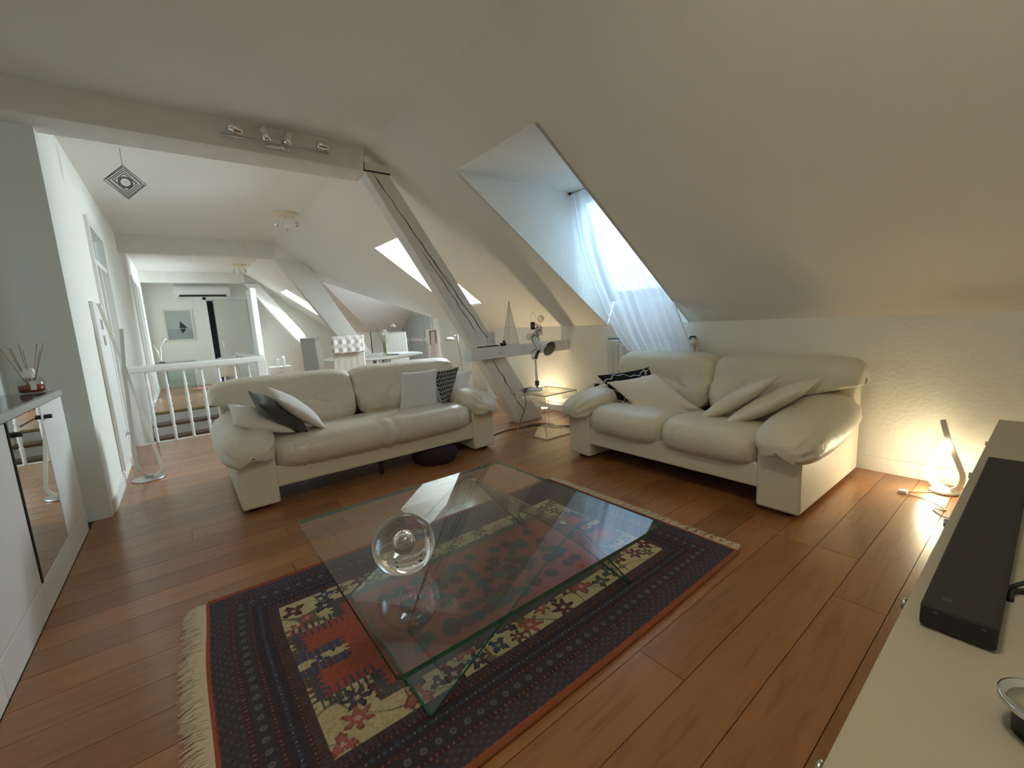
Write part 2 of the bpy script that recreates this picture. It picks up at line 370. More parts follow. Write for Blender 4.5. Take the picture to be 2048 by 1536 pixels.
# ------------------------------------------------------------------ roof windows with their shafts
def roof_window(n, y0, y1, xt, xb, zb, label, header_z=None):
    zt = zs(xt); xw = lambda z: 4.02-(z-1.41)*.5
    root = bpy.data.objects.new('window_%d' % n, None); COL.objects.link(root); struct(root, label, 'window')
    m = MB(); xz = lambda x, z: (x, z)
    zlow = zs(xb)
    prof = [(xt, zt), (xb, zlow)]
    if xb < XK-.01: prof += [(xw(zb)+.02, zb)]
    else: prof += [(xw(zb)+.02, zb)]
    prof += [(xw(zt)+.02, zt)]
    for y, s in ((y0, -1), (y1, 1)):
        m.prism(prof, y, y+s*.03, 'y')
    # header and sill
    m.box(xt-.01, xw(zt)+.06, y0, y1, zt, zt+.04)
    m.prism([(xb, zlow), (xw(zb)+.06, zb), (xw(zb)+.06, zb-.04), (xb+.02, zlow-.04)], y0, y1, 'y')
    m.build('reveal', M_wall, root)
    # frame in the inclined plane: local x along y, local y up the plane
    d = Vector((-.5, 0, 1)).normalized(); nrm = Vector((1, 0, .5)).normalized(); o = Vector((xw(zb), y0, zb)); H_ = (zt-zb)*1.118; W_ = y1-y0
    T = Matrix(((0, d.x, nrm.x, o.x), (1, 0, 0, o.y), (0, d.z, nrm.z, o.z), (0, 0, 0, 1)))
    fr = MB(); e = .045
    for a in ((0, W_, 0, e), (0, W_, H_-e, H_), (0, e, e, H_-e), (W_-e, W_, e, H_-e)): fr.box(a[0], a[1], a[2], a[3], -.02, .06, T)
    fr.build('frame', M_whiteg, root)
    sa = MB(); g = .05
    for a in ((g, W_-g, g, g+.07), (g, W_-g, H_-g-.07, H_-g), (g, g+.06, g+.07, H_-g-.07), (W_-g-.06, W_-g, g+.07, H_-g-.07)): sa.box(a[0], a[1], a[2], a[3], -.035, .03, T)
    sash = sa.build('sash', M_whiteg, root)
    MB().box(g+.06, W_-g-.06, g+.07, H_-g-.07, .0, .006, T).build('pane', M_glass, sash)
    MB().box(W_*.25, W_*.75, H_-g-.03, H_-g-.012, -.06, -.045, T).build('handle', M_steel, sash)
    return root
roof_window(1, 2.24, 3.24, 2.03, XK, 1.41, 'roof window in a deep white shaft behind the sheer curtain')
roof_window(2, 5.05, 5.9, 2.29, 3.42, 1.52, 'roof window half hidden behind the big diagonal beam')
roof_window(3, 12.1, 12.9, 2.3, 3.25, 1.66, 'narrow-looking roof window at the far end between two diagonal beams')
w4 = bpy.data.objects.new('window_4', None); COL.objects.link(w4); struct(w4, 'small window in the end wall of the dining alcove', 'window')  # hidden window added so that light reaches the dining area
fm = MB()
for a in ((7.4, 8.6, .65, .71), (7.4, 8.6, 1.59, 1.65), (7.4, 7.46, .71, 1.59), (8.54, 8.6, .71, 1.59), (7.97, 8.03, .71, 1.59)): fm.box(4.86, 4.92, a[0], a[1], a[2], a[3])
fm.build('frame', M_whiteg, w4); box('pane', M_glass, w4, 4.888, 4.894, 7.46, 8.54, .71, 1.59)

# ------------------------------------------------------------------ timber frame
def crack(m, pts, w_, y, d=.002):
    """a jagged thin split lying on a front face at y"""
    V = []; F = []
    for i, (x, z) in enumerate(pts):
        ww = w_*(1 if 0 < i < len(pts)-1 else .2)*rng.uniform(.6, 1.3)
        V += [(x-ww, y, z), (x+ww, y, z)]
    for i in range(len(pts)-1): F.append((2*i, 2*i+1, 2*i+3, 2*i+2))
    m.add(V, F)
def jag(a, b, n, amp):
    return [(a[0]+(b[0]-a[0])*i/n+(rng.uniform(-amp, amp) if 0 < i < n else 0), a[1]+(b[1]-a[1])*i/n) for i in range(n+1)]
tb = thing('tie_beam', 'grey-white painted horizontal timber beam carrying the spot track', 'beam')
MB().prism([(3.98, 2.655), (4.2, 2.62), (4.2, ZC+.01), (3.98, ZC+.01)], -.9, 1.53, 'x').build('timber', M_beam, tb, bevel=.008)
MB().box(1.515, 1.74, 3.98, 4.14, 2.655, 2.735).build('timber_end', M_beam, tb)
MB().box(1.51, 1.76, 3.974, 3.981, 2.652, 2.664).build('joint_gap', M_crack, tb)
br = thing('diagonal_beam', 'large white painted diagonal timber beam with long cracks, nearest of three', 'beam')
BP = lambda z: 1.51+(2.665-z)*(3.135-1.51)/2.665*1.0
bprof = [(1.51, 2.665), (1.74, 2.665), (2.87, .985), (3.0, .81), (3.53, 0), (3.13, 0), (2.57, .965)]
MB().prism(bprof, 3.98, 4.14, 'y').build('timber', M_beam, br, bevel=.006)
cm = MB(); crack(cm, [(x, z) for x, z in jag((1.59, 2.655), (2.79, 1.0), 22, .012)], .0055, 3.9785)
crack(cm, jag((2.0, 2.02), (2.62, 1.12), 12, .01), .004, 3.9785); crack(cm, jag((2.1, 1.95), (2.36, 1.62), 6, .01), .003, 3.9785)
crack(cm, jag((2.81, .81), (3.27, .06), 14, .012), .006, 3.9785); crack(cm, jag((3.02, .42), (3.1, .33), 4, .008), .004, 3.9785)
cm.build('crack', M_crack, br)
so = box('double_socket', M_beam, br, 2.745, 2.85, 3.968, 3.981, .985, 1.135, .004)
so['label'] = 'white double power socket'
for z in (1.025, 1.095): MB().lathe([(.026, 0), (.026, .004), (.021, .004), (.020, -.004), (.0, -.004)], 20, Matrix.Translation((2.80, 3.966, z)) @ Matrix.Rotation(R(90), 4, 'X')).build('socket_cup', M_cream, so)
sh = thing('cross_beam', 'short white horizontal timber shelf beam running from the diagonal beam to the knee wall', 'beam')
MB().box(2.47, XK-.002, 3.88, 4.03, .835, .965).build('timber', M_beam, sh, bevel=.006)
ca = box('end_cap', mat('pale_end_cap', (.80, .84, .80), .4), sh, 2.452, 2.47, 3.875, 4.035, .825, .965, .006)
MB().lathe([(.018, 0), (.016, .006), (.008, .01), (0, .011)], 12, Matrix.Translation((2.85, 3.88, .895)) @ Matrix.Rotation(R(90), 4, 'X')).build('bolt_head', M_beam, sh)
cg = MB(); cg.box(2.6, 2.90, 3.9785, 3.981, .965, .977); cg.box(2.73, 3.0, 3.976, 3.979, .822, .830); cg.build('joint_gap', M_crack, br)
# second frame
t2 = thing('tie_beam', 'white horizontal beam across the middle of the passage ceiling', 'beam')
MB().box(-.55, 1.56, 8.82, 9.0, 2.6, ZC+.01).build('timber', M_beam, t2, bevel=.006)
b2 = thing('diagonal_beam', 'white diagonal timber beam beside the dining table, middle of three', 'beam')
MB().prism([(1.53, 2.62), (2.10, 2.47), (2.84, 1.2), (3.59, 0), (3.2, 0), (2.46, 1.17)], 8.82, 9.0, 'y').build('timber', M_beam, b2, bevel=.006)
t3 = thing('tie_beam', 'white horizontal beam just before the air conditioner', 'beam')
MB().box(-.55, 1.56, 13.3, 13.48, 2.6, ZC+.01).build('timber', M_beam, t3, bevel=.006)
b3 = thing('diagonal_beam', 'white diagonal timber beam at the far wall, farthest of three', 'beam')
MB().prism([(1.53, 2.62), (1.88, 2.58), (3.15, .75), (3.64, 0), (3.3, 0), (2.82, .76)], 13.3, 13.48, 'y').build('timber', M_beam, b3, bevel=.006)
box('joint_gap', M_crack, t3, 1.53, 1.80, 13.293, 13.3, 2.595, 2.604)

# ------------------------------------------------------------------ doors
def door(n, y0, y1, zt, label, openframe=True):
    r = bpy.data.objects.new('door_%d' % n, None); COL.objects.link(r); struct(r, label, 'door')
    m = MB(); m.box(-.628, -.525, y0-.07, y0+.008, 0, zt+.07); m.box(-.628, -.525, y1-.008, y1+.07, 0, zt+.07); m.box(-.628, -.525, y0+.008, y1-.008, zt-.008, zt+.07)
    m.build('frame', M_whiteg, r)
    return r
d1 = door(1, 5.74, 6.7, 2.37, 'tall white passage door with glazed transom behind the twisted floor lamp')
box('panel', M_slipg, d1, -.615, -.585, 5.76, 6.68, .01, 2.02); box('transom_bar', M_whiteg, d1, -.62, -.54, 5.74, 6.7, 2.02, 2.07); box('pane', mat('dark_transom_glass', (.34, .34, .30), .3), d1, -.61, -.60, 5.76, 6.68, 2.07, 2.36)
box('side_post', M_whiteg, d1, -.62, -.54, 6.15, 6.2, .01, 2.02)
d2 = door(2, 10.6, 12.3, 2.37, 'far white double door at the end of the passage wall')
box('panel', M_slipg, d2, -.615, -.585, 10.62, 12.28, .01, 2.36); box('side_post', M_whiteg, d2, -.62, -.52, 11.4, 11.48, .01, 2.36); 
cup = thing('wall_cupboard', 'flush white cupboard door with silver knob in the passage wall', 'cupboard')
box('door_leaf', M_whiteg, cup, -.549, -.525, 4.98, 5.6, .12, 1.6, .003)
k_ = MB(); k_.tube([(-.525, 5.49, .37), (-.48, 5.49, .37)], .012, 10); k_.tube([(-.48, 5.44, .37), (-.48, 5.52, .37)], .010, 10); k_.build('handle', M_steel, cup)
for z, lb in ((1.41, 'upper brownish switch plate on the white passage wall'), (1.27, 'lower brownish switch plate on the white passage wall')):
    tag(box('switch_plate', mat('taupe_plastic', (.42, .33, .30), .5), None, -.549, -.518, 5.22, 5.30, z-.045, z+.045, .004), lb, 'switch')
d3 = bpy.data.objects.new('door_3', None); COL.objects.link(d3); struct(d3, 'white flush door in the far end wall, standing ajar', 'door')
m = MB(); m.box(.63, .70, 13.93, 13.97, 0, 2.29); m.box(.63, 1.62, 13.93, 13.97, 2.22, 2.29); m.build('frame', M_whiteg, d3)
box('panel', mat('door_paint', (.60, .60, .56), .5), d3, .845, 1.60, 13.88, 13.92, .01, 2.20, .003)
h_ = MB(); h_.tube([(.93, 13.88, 1.05), (.93, 13.84, 1.05), (1.03, 13.84, 1.05)], .011, 8); h_.box(.91, .95, 13.872, 13.88, .97, 1.12); h_.build('handle', M_whiteg, d3)
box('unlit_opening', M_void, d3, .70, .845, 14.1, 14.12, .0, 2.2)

# ------------------------------------------------------------------ air conditioner, picture
ac = thing('air_conditioner', 'white wall-mounted air conditioner under the far beam', 'air conditioner', (.65, 13.96, 2.43))
MB().prism([(0, .14), (-.19, .14), (-.22, .08), (-.21, -.06), (-.15, -.14), (0, -.14)], -.60, .60, 'x').build('housing', M_white, ac, bevel=.015)
MB().box(-.50, .50, -.215, -.15, -.135, -.085, ).build('outlet', M_crack, ac); 
MB().box(-.52, .52, -.225, -.208, -.088, -.078).build('flap', M_white, ac)
for x in (-.57, .57): box('end_foot', M_white, ac, x-.03, x+.03, -.2, 0, -.17, -.13)
pic = thing('framed_picture', 'framed picture of a dark sailboat on pale sea', 'picture', (.055, 13.96, 1.59))
m = MB(); 
for a in ((-.30, .30, .36, .40), (-.30, .30, -.40, -.36), (-.30, -.26, -.36, .36), (.26, .30, -.36, .36)): m.box(a[0], a[1], -.03, 0, a[2], a[3])
m.build('frame', mat('pale_wood_frame', (.66, .66, .60), .5), pic)
m = MB(); m.box(-.26, .26, -.012, 0, -.36, .36); m.build('mount', mat('picture_sky', (.40, .44, .42), .7), pic)
m = MB(); m.box(-.26, .26, -.014, -.012, -.36, -.1); m.build('printed_sea', mat('picture_sea', (.30, .34, .34), .7), pic)
m = MB(); m.add([(.0, -.0155, -.08), (.17, -.0155, -.08), (.02, -.0155, .10)], [(0, 1, 2)]); m.add([(.0, -.0155, -.10), (.13, -.0155, -.09), (.05, -.0155, -.22)], [(0, 2, 1)])
m.build('printed_sail', mat('picture_sail', (.02, .025, .04), .7), pic)

# ------------------------------------------------------------------ balustrade
ba = thing('balustrade', 'white wooden stair balustrade with turned balusters', 'railing', (0, 6.7, 0))
MB().prism([(-.035, .87), (.035, .87), (.045, .89), (.045, .93), (.03, .955), (-.03, .955), (-.045, .93), (-.045, .89)], -.55, .88, 'x').build('handrail', M_whiteg, ba)
MB().prism([(.85-.035, .87), (.85+.035, .87), (.85+.045, .89), (.85+.045, .93), (.85+.03, .955), (.85-.03, .955), (.85-.045, .93), (.85-.045, .89)], .03, 2.9, 'y').build('handrail', M_whiteg, ba)
box('newel_post', M_whiteg, ba, .79, .90, -.05, .06, 0, .9, .006); box('newel_post', M_whiteg, ba, .80, .90, 2.82, 2.92, 0, .9, .006)
bp = [(.013, 0), (.016, .02), (.016, .16), (.022, .18), (.013, .2), (.017, .24), (.021, .40), (.014, .44), (.024, .46), (.014, .48), (.020, .54), (.013, .66), (.021, .69), (.013, .71), (.013, .88)]
b0 = MB().lathe(bp, 10).build('baluster', M_whiteg, ba, (-.37, 0, 0))
pts = [(-.19, 0), (-.01, 0), (.17, 0), (.35, 0), (.53, 0), (.69, 0)]+[(.85, .2+.165*i) for i in range(16)]
for x, y in pts:
    c = b0.copy(); c.location = (x, y, 0); COL.objects.link(c); c.parent = ba
box('wall_post', M_whiteg, ba, -.549, -.50, -.03, .03, 0, .87)

# ------------------------------------------------------------------ left cabinets
lc = thing('low_cabinet', 'long low white cabinet with a mirrored door along the left wall', 'cabinet')
box('carcass', M_white, lc, -.895, -.672, -.2, 3.93, .02, .93)
box('glass_top', mat('smoked_glass_top', (.10, .12, .12), .06, spec=.8), lc, -.895, -.655, -.2, 3.95, .951, .966)
box('top_edge', mat('silver_edge', (.50, .53, .52), .3, .3), lc, -.67, -.645, -.2, 3.95, .93, .968, .003)
MD = mat('white_cabinet_door', (.84, .86, .85), .4)
for a, b in ((.4, 1.0), (1.0, 1.6), (1.6, 2.2), (2.2, 2.8), (3.4, 3.93)):
    dd = box('door_leaf', MD, lc, -.671, -.65, a+.003, b-.003, .165, .925, .002)
    m = MB(); m.tube([(-.65, a+.05, .86), (-.62, a+.05, .86)], .012, 12); m.build('knob', M_black, dd)
md = box('door_leaf', M_mirror, lc, -.671, -.652, 2.815, 3.397, .165, .925); md['label'] = 'mirrored door'
m = MB(); m.box(-.672, -.645, 2.80, 2.815, .165, .925); m.build('edge_strip', M_crack, md)
m = MB(); m.tube([(-.652, 2.87, .86), (-.62, 2.87, .86)], .012, 12); m.build('knob', M_black, md)
for a, b in ((.4, 1.0), (1.0, 1.6), (1.6, 2.2), (2.2, 2.8), (2.8, 3.4), (3.4, 3.93)): box('kick_drawer', MD, lc, -.671, -.65, a+.003, b-.003, .004, .155, .002)
# reed diffuser
dz = thing('reed_diffuser', 'glass reed diffuser of red liquid with white collar on the left cabinet', 'diffuser', (-.76, 3.90, .968))
MB().lathe([(.058, 0), (.062, .01), (.062, .075), (.05, .09), (.022, .095)], 24, cap=False).build('bottle', thin_glass('bottle_glass', (.9, .88, .86)), dz)
MB().lathe([(.05, .004), (.057, .012), (.057, .048), (.0, .049)], 24).build('liquid', mat('red_perfume', (.22, .02, .012), .08), dz)
MB().lathe([(.026, .09), (.029, .095), (.029, .145), (.026, .15), (0, .15)], 20).build('collar', M_white, dz)
MB().box(.008, .034, -.064, -.062, .02, .075).build('paper_tag', M_paper, dz)
for i in range(8):
    a = i*2.4; x, y = .09*math.cos(a), .05*math.sin(a)
    MB().tube([(x*.1, y*.1, .03), (x, y, .30-.02*(i % 3))], .0022, 6).build('reed', mat('reed_stick', (.35, .24, .14), .8), dz)

# ------------------------------------------------------------------ soft furniture
def loft(profile, axis, a0, a1, nu=40, nexp=5.0, center=None, inner=.12, disp=None, crown=0.0, seg=4):
    """closed profile (2-D) swept along axis ('x' or 'y'), ends closing like a cushion"""
    p = np.array([(v.x, v.y) for v in spline([(a, b, 0) for a, b in profile+[profile[0]]], seg)][:-1])
    c = np.array(center) if center is not None else p.mean(0)
    th = np.linspace(-math.pi/2, math.pi/2, nu); t = np.sin(th)          # -1..1
    P = np.zeros((nu, len(p), 3))
    for i, ti in enumerate(t):
        s = max(1-abs(ti)**nexp, 0)**(1/ nexp) if abs(ti) < 1 else 0
        s = max(s, inner)
        s2 = s*(1+crown*(1-ti*ti))
        q = c+(p-c)*s2; a = a0+(a1-a0)*(ti+1)/2
        if axis == 'x': P[i, :, 0] = a; P[i, :, 1] = q[:, 0]; P[i, :, 2] = q[:, 1]
        else: P[i, :, 1] = a; P[i, :, 0] = q[:, 0]; P[i, :, 2] = q[:, 1]
    if disp is not None:
        C = P.mean(1, keepdims=True); d = P-C; ln = np.linalg.norm(d, axis=2, keepdims=True)+1e-6
        P = P+d/ln*disp(P)[..., None]
    P = np.concatenate([P, P[:, :1]], 1)
    m = MB(); m.grid(P)
    n = P.shape[1]
    m.f.append(tuple(range(n-2, -1, -1))) if axis == 'y' else m.f.append(tuple(range(n-1)))
    m.f.append(tuple((nu-1)*n+k for k in range(n-1))); m.sm += [True, True]
    return m
def wrink(amp=.004, s=14, seed=1, tuft=None, tr=.22, td=.04, ends=None, eamp=.01):
    def f(P):
        o = vnoise(P, s, seed)*amp
        rg = vnoise(P*np.array((1.6, 1, .7)), 13, seed+20); mk = np.clip(vnoise(P, 5, seed+31)*3, 0, 1)
        o -= .0055*np.exp(-(rg/.045)**2)*mk-.0025*np.exp(-((rg-.1)/.06)**2)*mk
        if tuft is not None:
            for tx, ty, tz in tuft:
                d = P-np.array((tx, ty, tz)); r = np.sqrt(d[..., 0]**2+(d[..., 1]*.8)**2+d[..., 2]**2)
                ang = np.arctan2(d[..., 2], d[..., 0])
                o += -td*np.exp(-(r/ (tr*.35))**2)-td*.25*np.exp(-(r/tr)**2)*(np.cos(ang*7+1)*.5+.5)
                o += -.012*np.exp(-(d[..., 2]/.010)**2)*np.exp(-(d[..., 1]/.12)**2)*np.exp(-(r/.45)**2)+.010*np.exp(-(d[..., 0]/.009)**2)*(d[..., 2] < 0)*np.exp(-(r/.25)**2)*-1
        if ends is not None:                                    # gathered folds running towards a seam
            ax, vals, frq = ends
            for v in vals:
                oth = P[..., 1-ax]*frq+P[..., 2]*frq*.7
                o += eamp*np.sin(oth+vnoise(P, 9, 5)*2)*np.exp(-((P[..., ax]-v)/.06)**2)
        return o
    return f
def padf(seed):
    def f(P):
        o = vnoise(P, 11, seed)*.006+vnoise(P, 30, seed+1)*.002
        C = P.mean(1, keepdims=True); d = P-C; ang = np.arctan2(d[..., 2], d[..., 0]); y = P[..., 1]
        rr = np.linalg.norm(d, axis=2)
        for v, w_ in ((-.03, .09), (.93, .08)):
            o += .010*np.sin(ang*11+2*np.sin(ang*3+seed))*np.exp(-((y-v)/w_)**2)*np.clip((rr-.03)/.08, 0, 1)
        Cy = P.mean((1, 2)) if False else None; ye = np.clip(np.minimum(y+.095, .99-y)/.03, 0, 1)
        return o*ye
    return f
def make_sofa(name, label, W, two_seats, M, seed):
    root = thing(name, label, 'sofa'); root.matrix_world = M
    D = 1.13; A = .24
    LS = M_leather_s if not two_seats else M_leather
    for k, (x0, x1) in enumerate(((0, A), (W-A, W))):
        MB().prism([(0, .03), (D, .03), (D, .74), (D-.11, .75), (D-.2, .55), (.1, .42), (0, .40)], x0, x1, 'x').build('arm_panel', M_leather_h, root, bevel=.018)
    box('front_rail', M_leather_h, root, A-.01, W-A+.01, .015, .08, .14, .30, .015)
    box('back_panel', M_leather_h, root, A-.01, W-A+.01, D-.14, D-.01, .14, .74, .015)
    box('under_deck', M_blackcloth, root, A, W-A, .08, D-.14, .17, .24)
    for x in (.07, W-.07):
        for y in (.09, D-.1): MB().lathe([(.028, 0), (.032, .01), (.032, .056), (0, .056)], 16, Matrix.Translation((x, y, 0))).build('foot', M_black, root)
    if not two_seats: MB().lathe([(.018, 0), (.02, .01), (.02, .18), (0, .18)], 12, Matrix.Translation((W*.48, .12, 0))).build('foot', M_black, root)
    # seats
    sp = [(.02, .255), (-.035, .30), (-.05, .37), (-.025, .435), (.06, .478), (.25, .485), (.5, .46), (.74, .43), (.78, .36), (.74, .26), (.4, .25)]
    if two_seats:
        mid = W/2
        for a, b, s in ((A-.005, mid+.002, 1), (mid-.002, W-A+.005, 2)):
            loft(sp, 'x', a, b, 64, 6, (.35, .37), .30, wrink(.0035, 16, seed+s, ends=(0, (a, b), 60), eamp=.006), .02).build('seat_cushion', M_leather, root)
    else:
        f0 = wrink(.006, 11, seed+1, ends=(0, (A, W-A), 60), eamp=.008)
        def fs(P):
            o = f0(P); x = P[..., 0]; fr_ = np.clip((.30-P[..., 1])/.35, 0, 1)
            for cx, wd, am in ((W*.5, .03, .018), (W*.53, .02, -.014), (W*.47, .02, -.008), (W-.42, .02, .012), (W-.36, .02, -.01), (.36, .012, -.006), (.46, .012, -.006)):
                o += am*np.exp(-((x-cx+.12*(P[..., 1]))/wd)**2)*fr_
            return o
        loft(sp, 'x', A-.005, W-A+.005, 150, 9, (.35, .37), .55, fs, .02).build('seat_cushion', LS, root)
    # back cushions
    bc = [(.66, .41), (.635, .50), (.655, .585), (.70, .63), (.735, .70), (.755, .78), (.80, .85), (.90, .885), (1.02, .872), (1.11, .82), (1.13, .75), (1.07, .69), (.97, .66), (.93, .55), (.92, .42), (.8, .39)]
    mid = W/2
    for a, b, s in ((-.07, mid+.004, 3), (mid-.004, W+.07, 4)):
        lo, hi = (A, mid) if s == 3 else (mid, W-A)
        tx = (lo+hi)/2
        wr = wrink(.005, 10, seed+s, tuft=[(tx, .66, .60)], ends=(0, (a+.02, b-.02), 55), eamp=.007)
        m = loft(bc, 'x', a, b, 90, 5, (.89, .70), .10, wr, 0)
        # narrow the lower half so that it sits between the arms
        v = np.array(m.v); k = np.clip((.70-v[:, 2])/.10, 0, 1); tlo, thi = (A+.01, mid) if s == 3 else (mid, W-A-.01)
        nx = tlo+(v[:, 0]-a)/(b-a)*(thi-tlo); v[:, 0] = v[:, 0]*(1-k)+nx*k; m.v = [tuple(q) for q in v]
        m.build('back_cushion', M_leather, root)
    # arm pads
    for s, (c0, sg) in enumerate(((A/2, 1), (W-A/2, -1))):
        ap = [(-.19, .37), (-.215, .44), (-.19, .52), (-.11, .58), (0, .60), (.10, .58), (.155, .52), (.15, .44), (.12, .40), (0, .42), (-.12, .40)]
        ap = [(c0+sg*x, z) for x, z in ap]
        m = loft(ap, 'y', -.095, .99, 70, 3.4, (c0-sg*.02, .47), .03, padf(seed+7+s))
        v = np.array(m.v)
        fr = np.clip((.22-v[:, 1])/.3, 0, 1)**2; v[:, 2] -= fr*.055
        v[:, 2] += np.clip((v[:, 1]-.3)/.6, 0, 1)*.05
        m.v = [tuple(q) for q in v]
        m.build('arm_pad', M_leather, root)
    return root
make_sofa('sofa', 'long cream leather sofa with a single glossy seat, in front of the stairs', 2.16, False, Matrix.Translation((.19, 3.39, 0)), 10)
make_sofa('sofa', 'cream leather two-seat sofa standing against the knee wall beneath the curtain', 1.84, True, Matrix.Translation((2.69, 2.68, 0)) @ Matrix.Rotation(R(-90), 4, 'Z'), 30)

def pillow(label, m, corners, t, group=None, piping=None, colfn=None, name='cushion', n=26, sag=0, seed=0):
    c = [np.array(p, float) for p in corners]; u = np.linspace(-1, 1, n)
    U, V = np.meshgrid(u, u, indexing='ij')
    pin = .07
    Uw = U*(1-pin*(1-V**2)); Vw = V*(1-pin*(1-U**2))
    a = (1+Uw)/2; b = (1+Vw)/2
    S = (c[0]*((1-a)*(1-b))[..., None]+c[1]*(a*(1-b))[..., None]+c[2]*(a*b)[..., None]+c[3]*((1-a)*b)[..., None])
    nn = np.cross(c[1]-c[0]+c[2]-c[3], c[3]-c[0]+c[2]-c[1]); nn = nn/np.linalg.norm(nn)
    hgt = (np.clip(1-U**2, 0, 1)**.55*np.clip(1-V**2, 0, 1)**.55)*t/2
    wr = vnoise(S, 25, seed)*.006*(hgt/(t/2)); rad = .004*np.sin(np.arctan2(V, U)*9+seed)*np.clip(np.hypot(U, V)-.3, 0, 1)*(hgt/(t/2))
    top = S+nn*(hgt+wr+rad)[..., None]; bot = S-nn*(hgt+wr)[..., None]
    if sag: top[..., 2] -= sag*np.hypot(U, V)**2; bot[..., 2] -= sag*np.hypot(U, V)**2
    me = MB(); me.grid(top); me.grid(bot[:, ::-1])
    ctr = (sum(c)/4)
    me.v = [(x-ctr[0], y-ctr[1], z-ctr[2]) for x, y, z in me.v]
    o = me.build(name, m, None, tuple(ctr))
    mg = o.modifiers.new('w', 'WELD'); mg.merge_threshold = .0005
    tag(o, label, 'cushion', group)
    if colfn:
        col = np.ones((len(me.v), 4)); C = colfn(U, V); col[:n*n, :3] = C.reshape(-1, 3); col[n*n:, :3] = C[:, ::-1].reshape(-1, 3)
        at = o.data.color_attributes.new('Col', 'FLOAT_COLOR', 'POINT'); at.data.foreach_set('color', col.ravel())
    return o
# cushions on the long sofa (corners: four points around)
pillow('crumpled cream cushion lying over the left arm of the long sofa', M_cotton, [(.21, 3.46, .64), (.60, 3.50, .50), (.62, 3.88, .54), (.22, 3.88, .74)], .13, 'cushions on the long sofa', seed=1)
pillow('dark charcoal cushion leaning on the left arm of the long sofa', M_dark, [(.38, 3.42, .76), (.70, 3.50, .47), (.68, 3.90, .50), (.36, 3.84, .83)], .15, 'cushions on the long sofa', seed=2)
pillow('white cushion leaning on the dark charcoal cushion', M_cotton, [(.50, 3.40, .78), (.83, 3.50, .47), (.83, 3.90, .50), (.50, 3.84, .84)], .12, 'cushions on the long sofa', seed=3)
pillow('upright pale grey-white cushion at the right of the long sofa', mat('pale_grey_cotton', (.66, .65, .64), .9, bump=.3, bscale=300), [(1.50, 3.68, .46), (1.93, 3.72, .45), (2.02, 3.86, .81), (1.63, 3.86, .81)], .12, 'cushions on the long sofa', seed=4)
def zig(U, V):
    s = np.sin((V*14+np.abs(((U*9) % 2)-1)*2.2)*1.8); w = s > .25
    return np.where(w[..., None], np.array((.33, .33, .30)), np.array((.03, .035, .035)))
pillow('black and white zigzag cushion tucked behind the pale cushion', color_attr_mat('zigzag_weave'), [(1.94, 3.62, .46), (2.10, 3.80, .45), (2.28, 3.86, .80), (1.98, 3.90, .78)], .10, 'cushions on the long sofa', colfn=zig, n=90, seed=5)
pillow('small white cushion at the right arm of the long sofa', M_cotton, [(2.05, 3.62, .46), (2.30, 3.80, .50), (2.47, 3.90, .74), (2.20, 3.95, .74)], .10, 'cushions on the long sofa', seed=6)
# cushions on the two seater
def doodle(U, V):
    d = np.full(U.shape, False)
    for k in range(5):
        d |= np.abs(U-(-.75+.38*k)-.12*np.sin(V*5+k*2)-.05*np.sin(V*17+k)) < .022
    d |= np.abs(V-.7-.1*np.sin(U*6)) < .022
    return np.where(d[..., None], np.array((.65, .65, .65)), np.array((.018, .018, .02)))
pillow('black cushion with white line drawing in the corner of the two-seat sofa', color_attr_mat('drawn_black_cloth'), [(3.02, 2.62, .70), (3.02, 2.30, .40), (3.34, 2.10, .44), (3.34, 2.28, .76)], .11, 'cushions on the two-seat sofa', colfn=doodle, n=90, seed=7)
pillow('cream cushion leaning on the black drawn cushion', M_cream, [(3.0, 2.49, .65), (2.98, 2.10, .40), (3.22, 1.72, .46), (3.26, 2.16, .72)], .11, 'cushions on the two-seat sofa', seed=8)
pillow('ivory cushion standing on its corner, left of two at the right arm', M_cream, [(2.88, 1.60, .43), (3.25, 1.62, .45), (3.35, 1.20, .76), (3.0, 1.16, .74)], .12, 'cushions on the two-seat sofa', seed=9)
pillow('ivory cushion lying against the right arm of the two-seat sofa', M_cream, [(2.85, 1.40, .44), (3.25, 1.42, .45), (3.38, .96, .76), (3.02, .96, .72)], .13, 'cushions on the two-seat sofa', seed=10)
# pouf under the sofa
pf = MB().lathe([(.0, .0), (.17, .0), (.20, .02), (.21, .06), (.20, .11), (.15, .135), (.0, .14)], 32).build('floor_cushion', M_pouf, None, (1.74, 3.50, 0)); tag(pf, 'dark aubergine round floor cushion pushed under the long sofa', 'floor cushion')

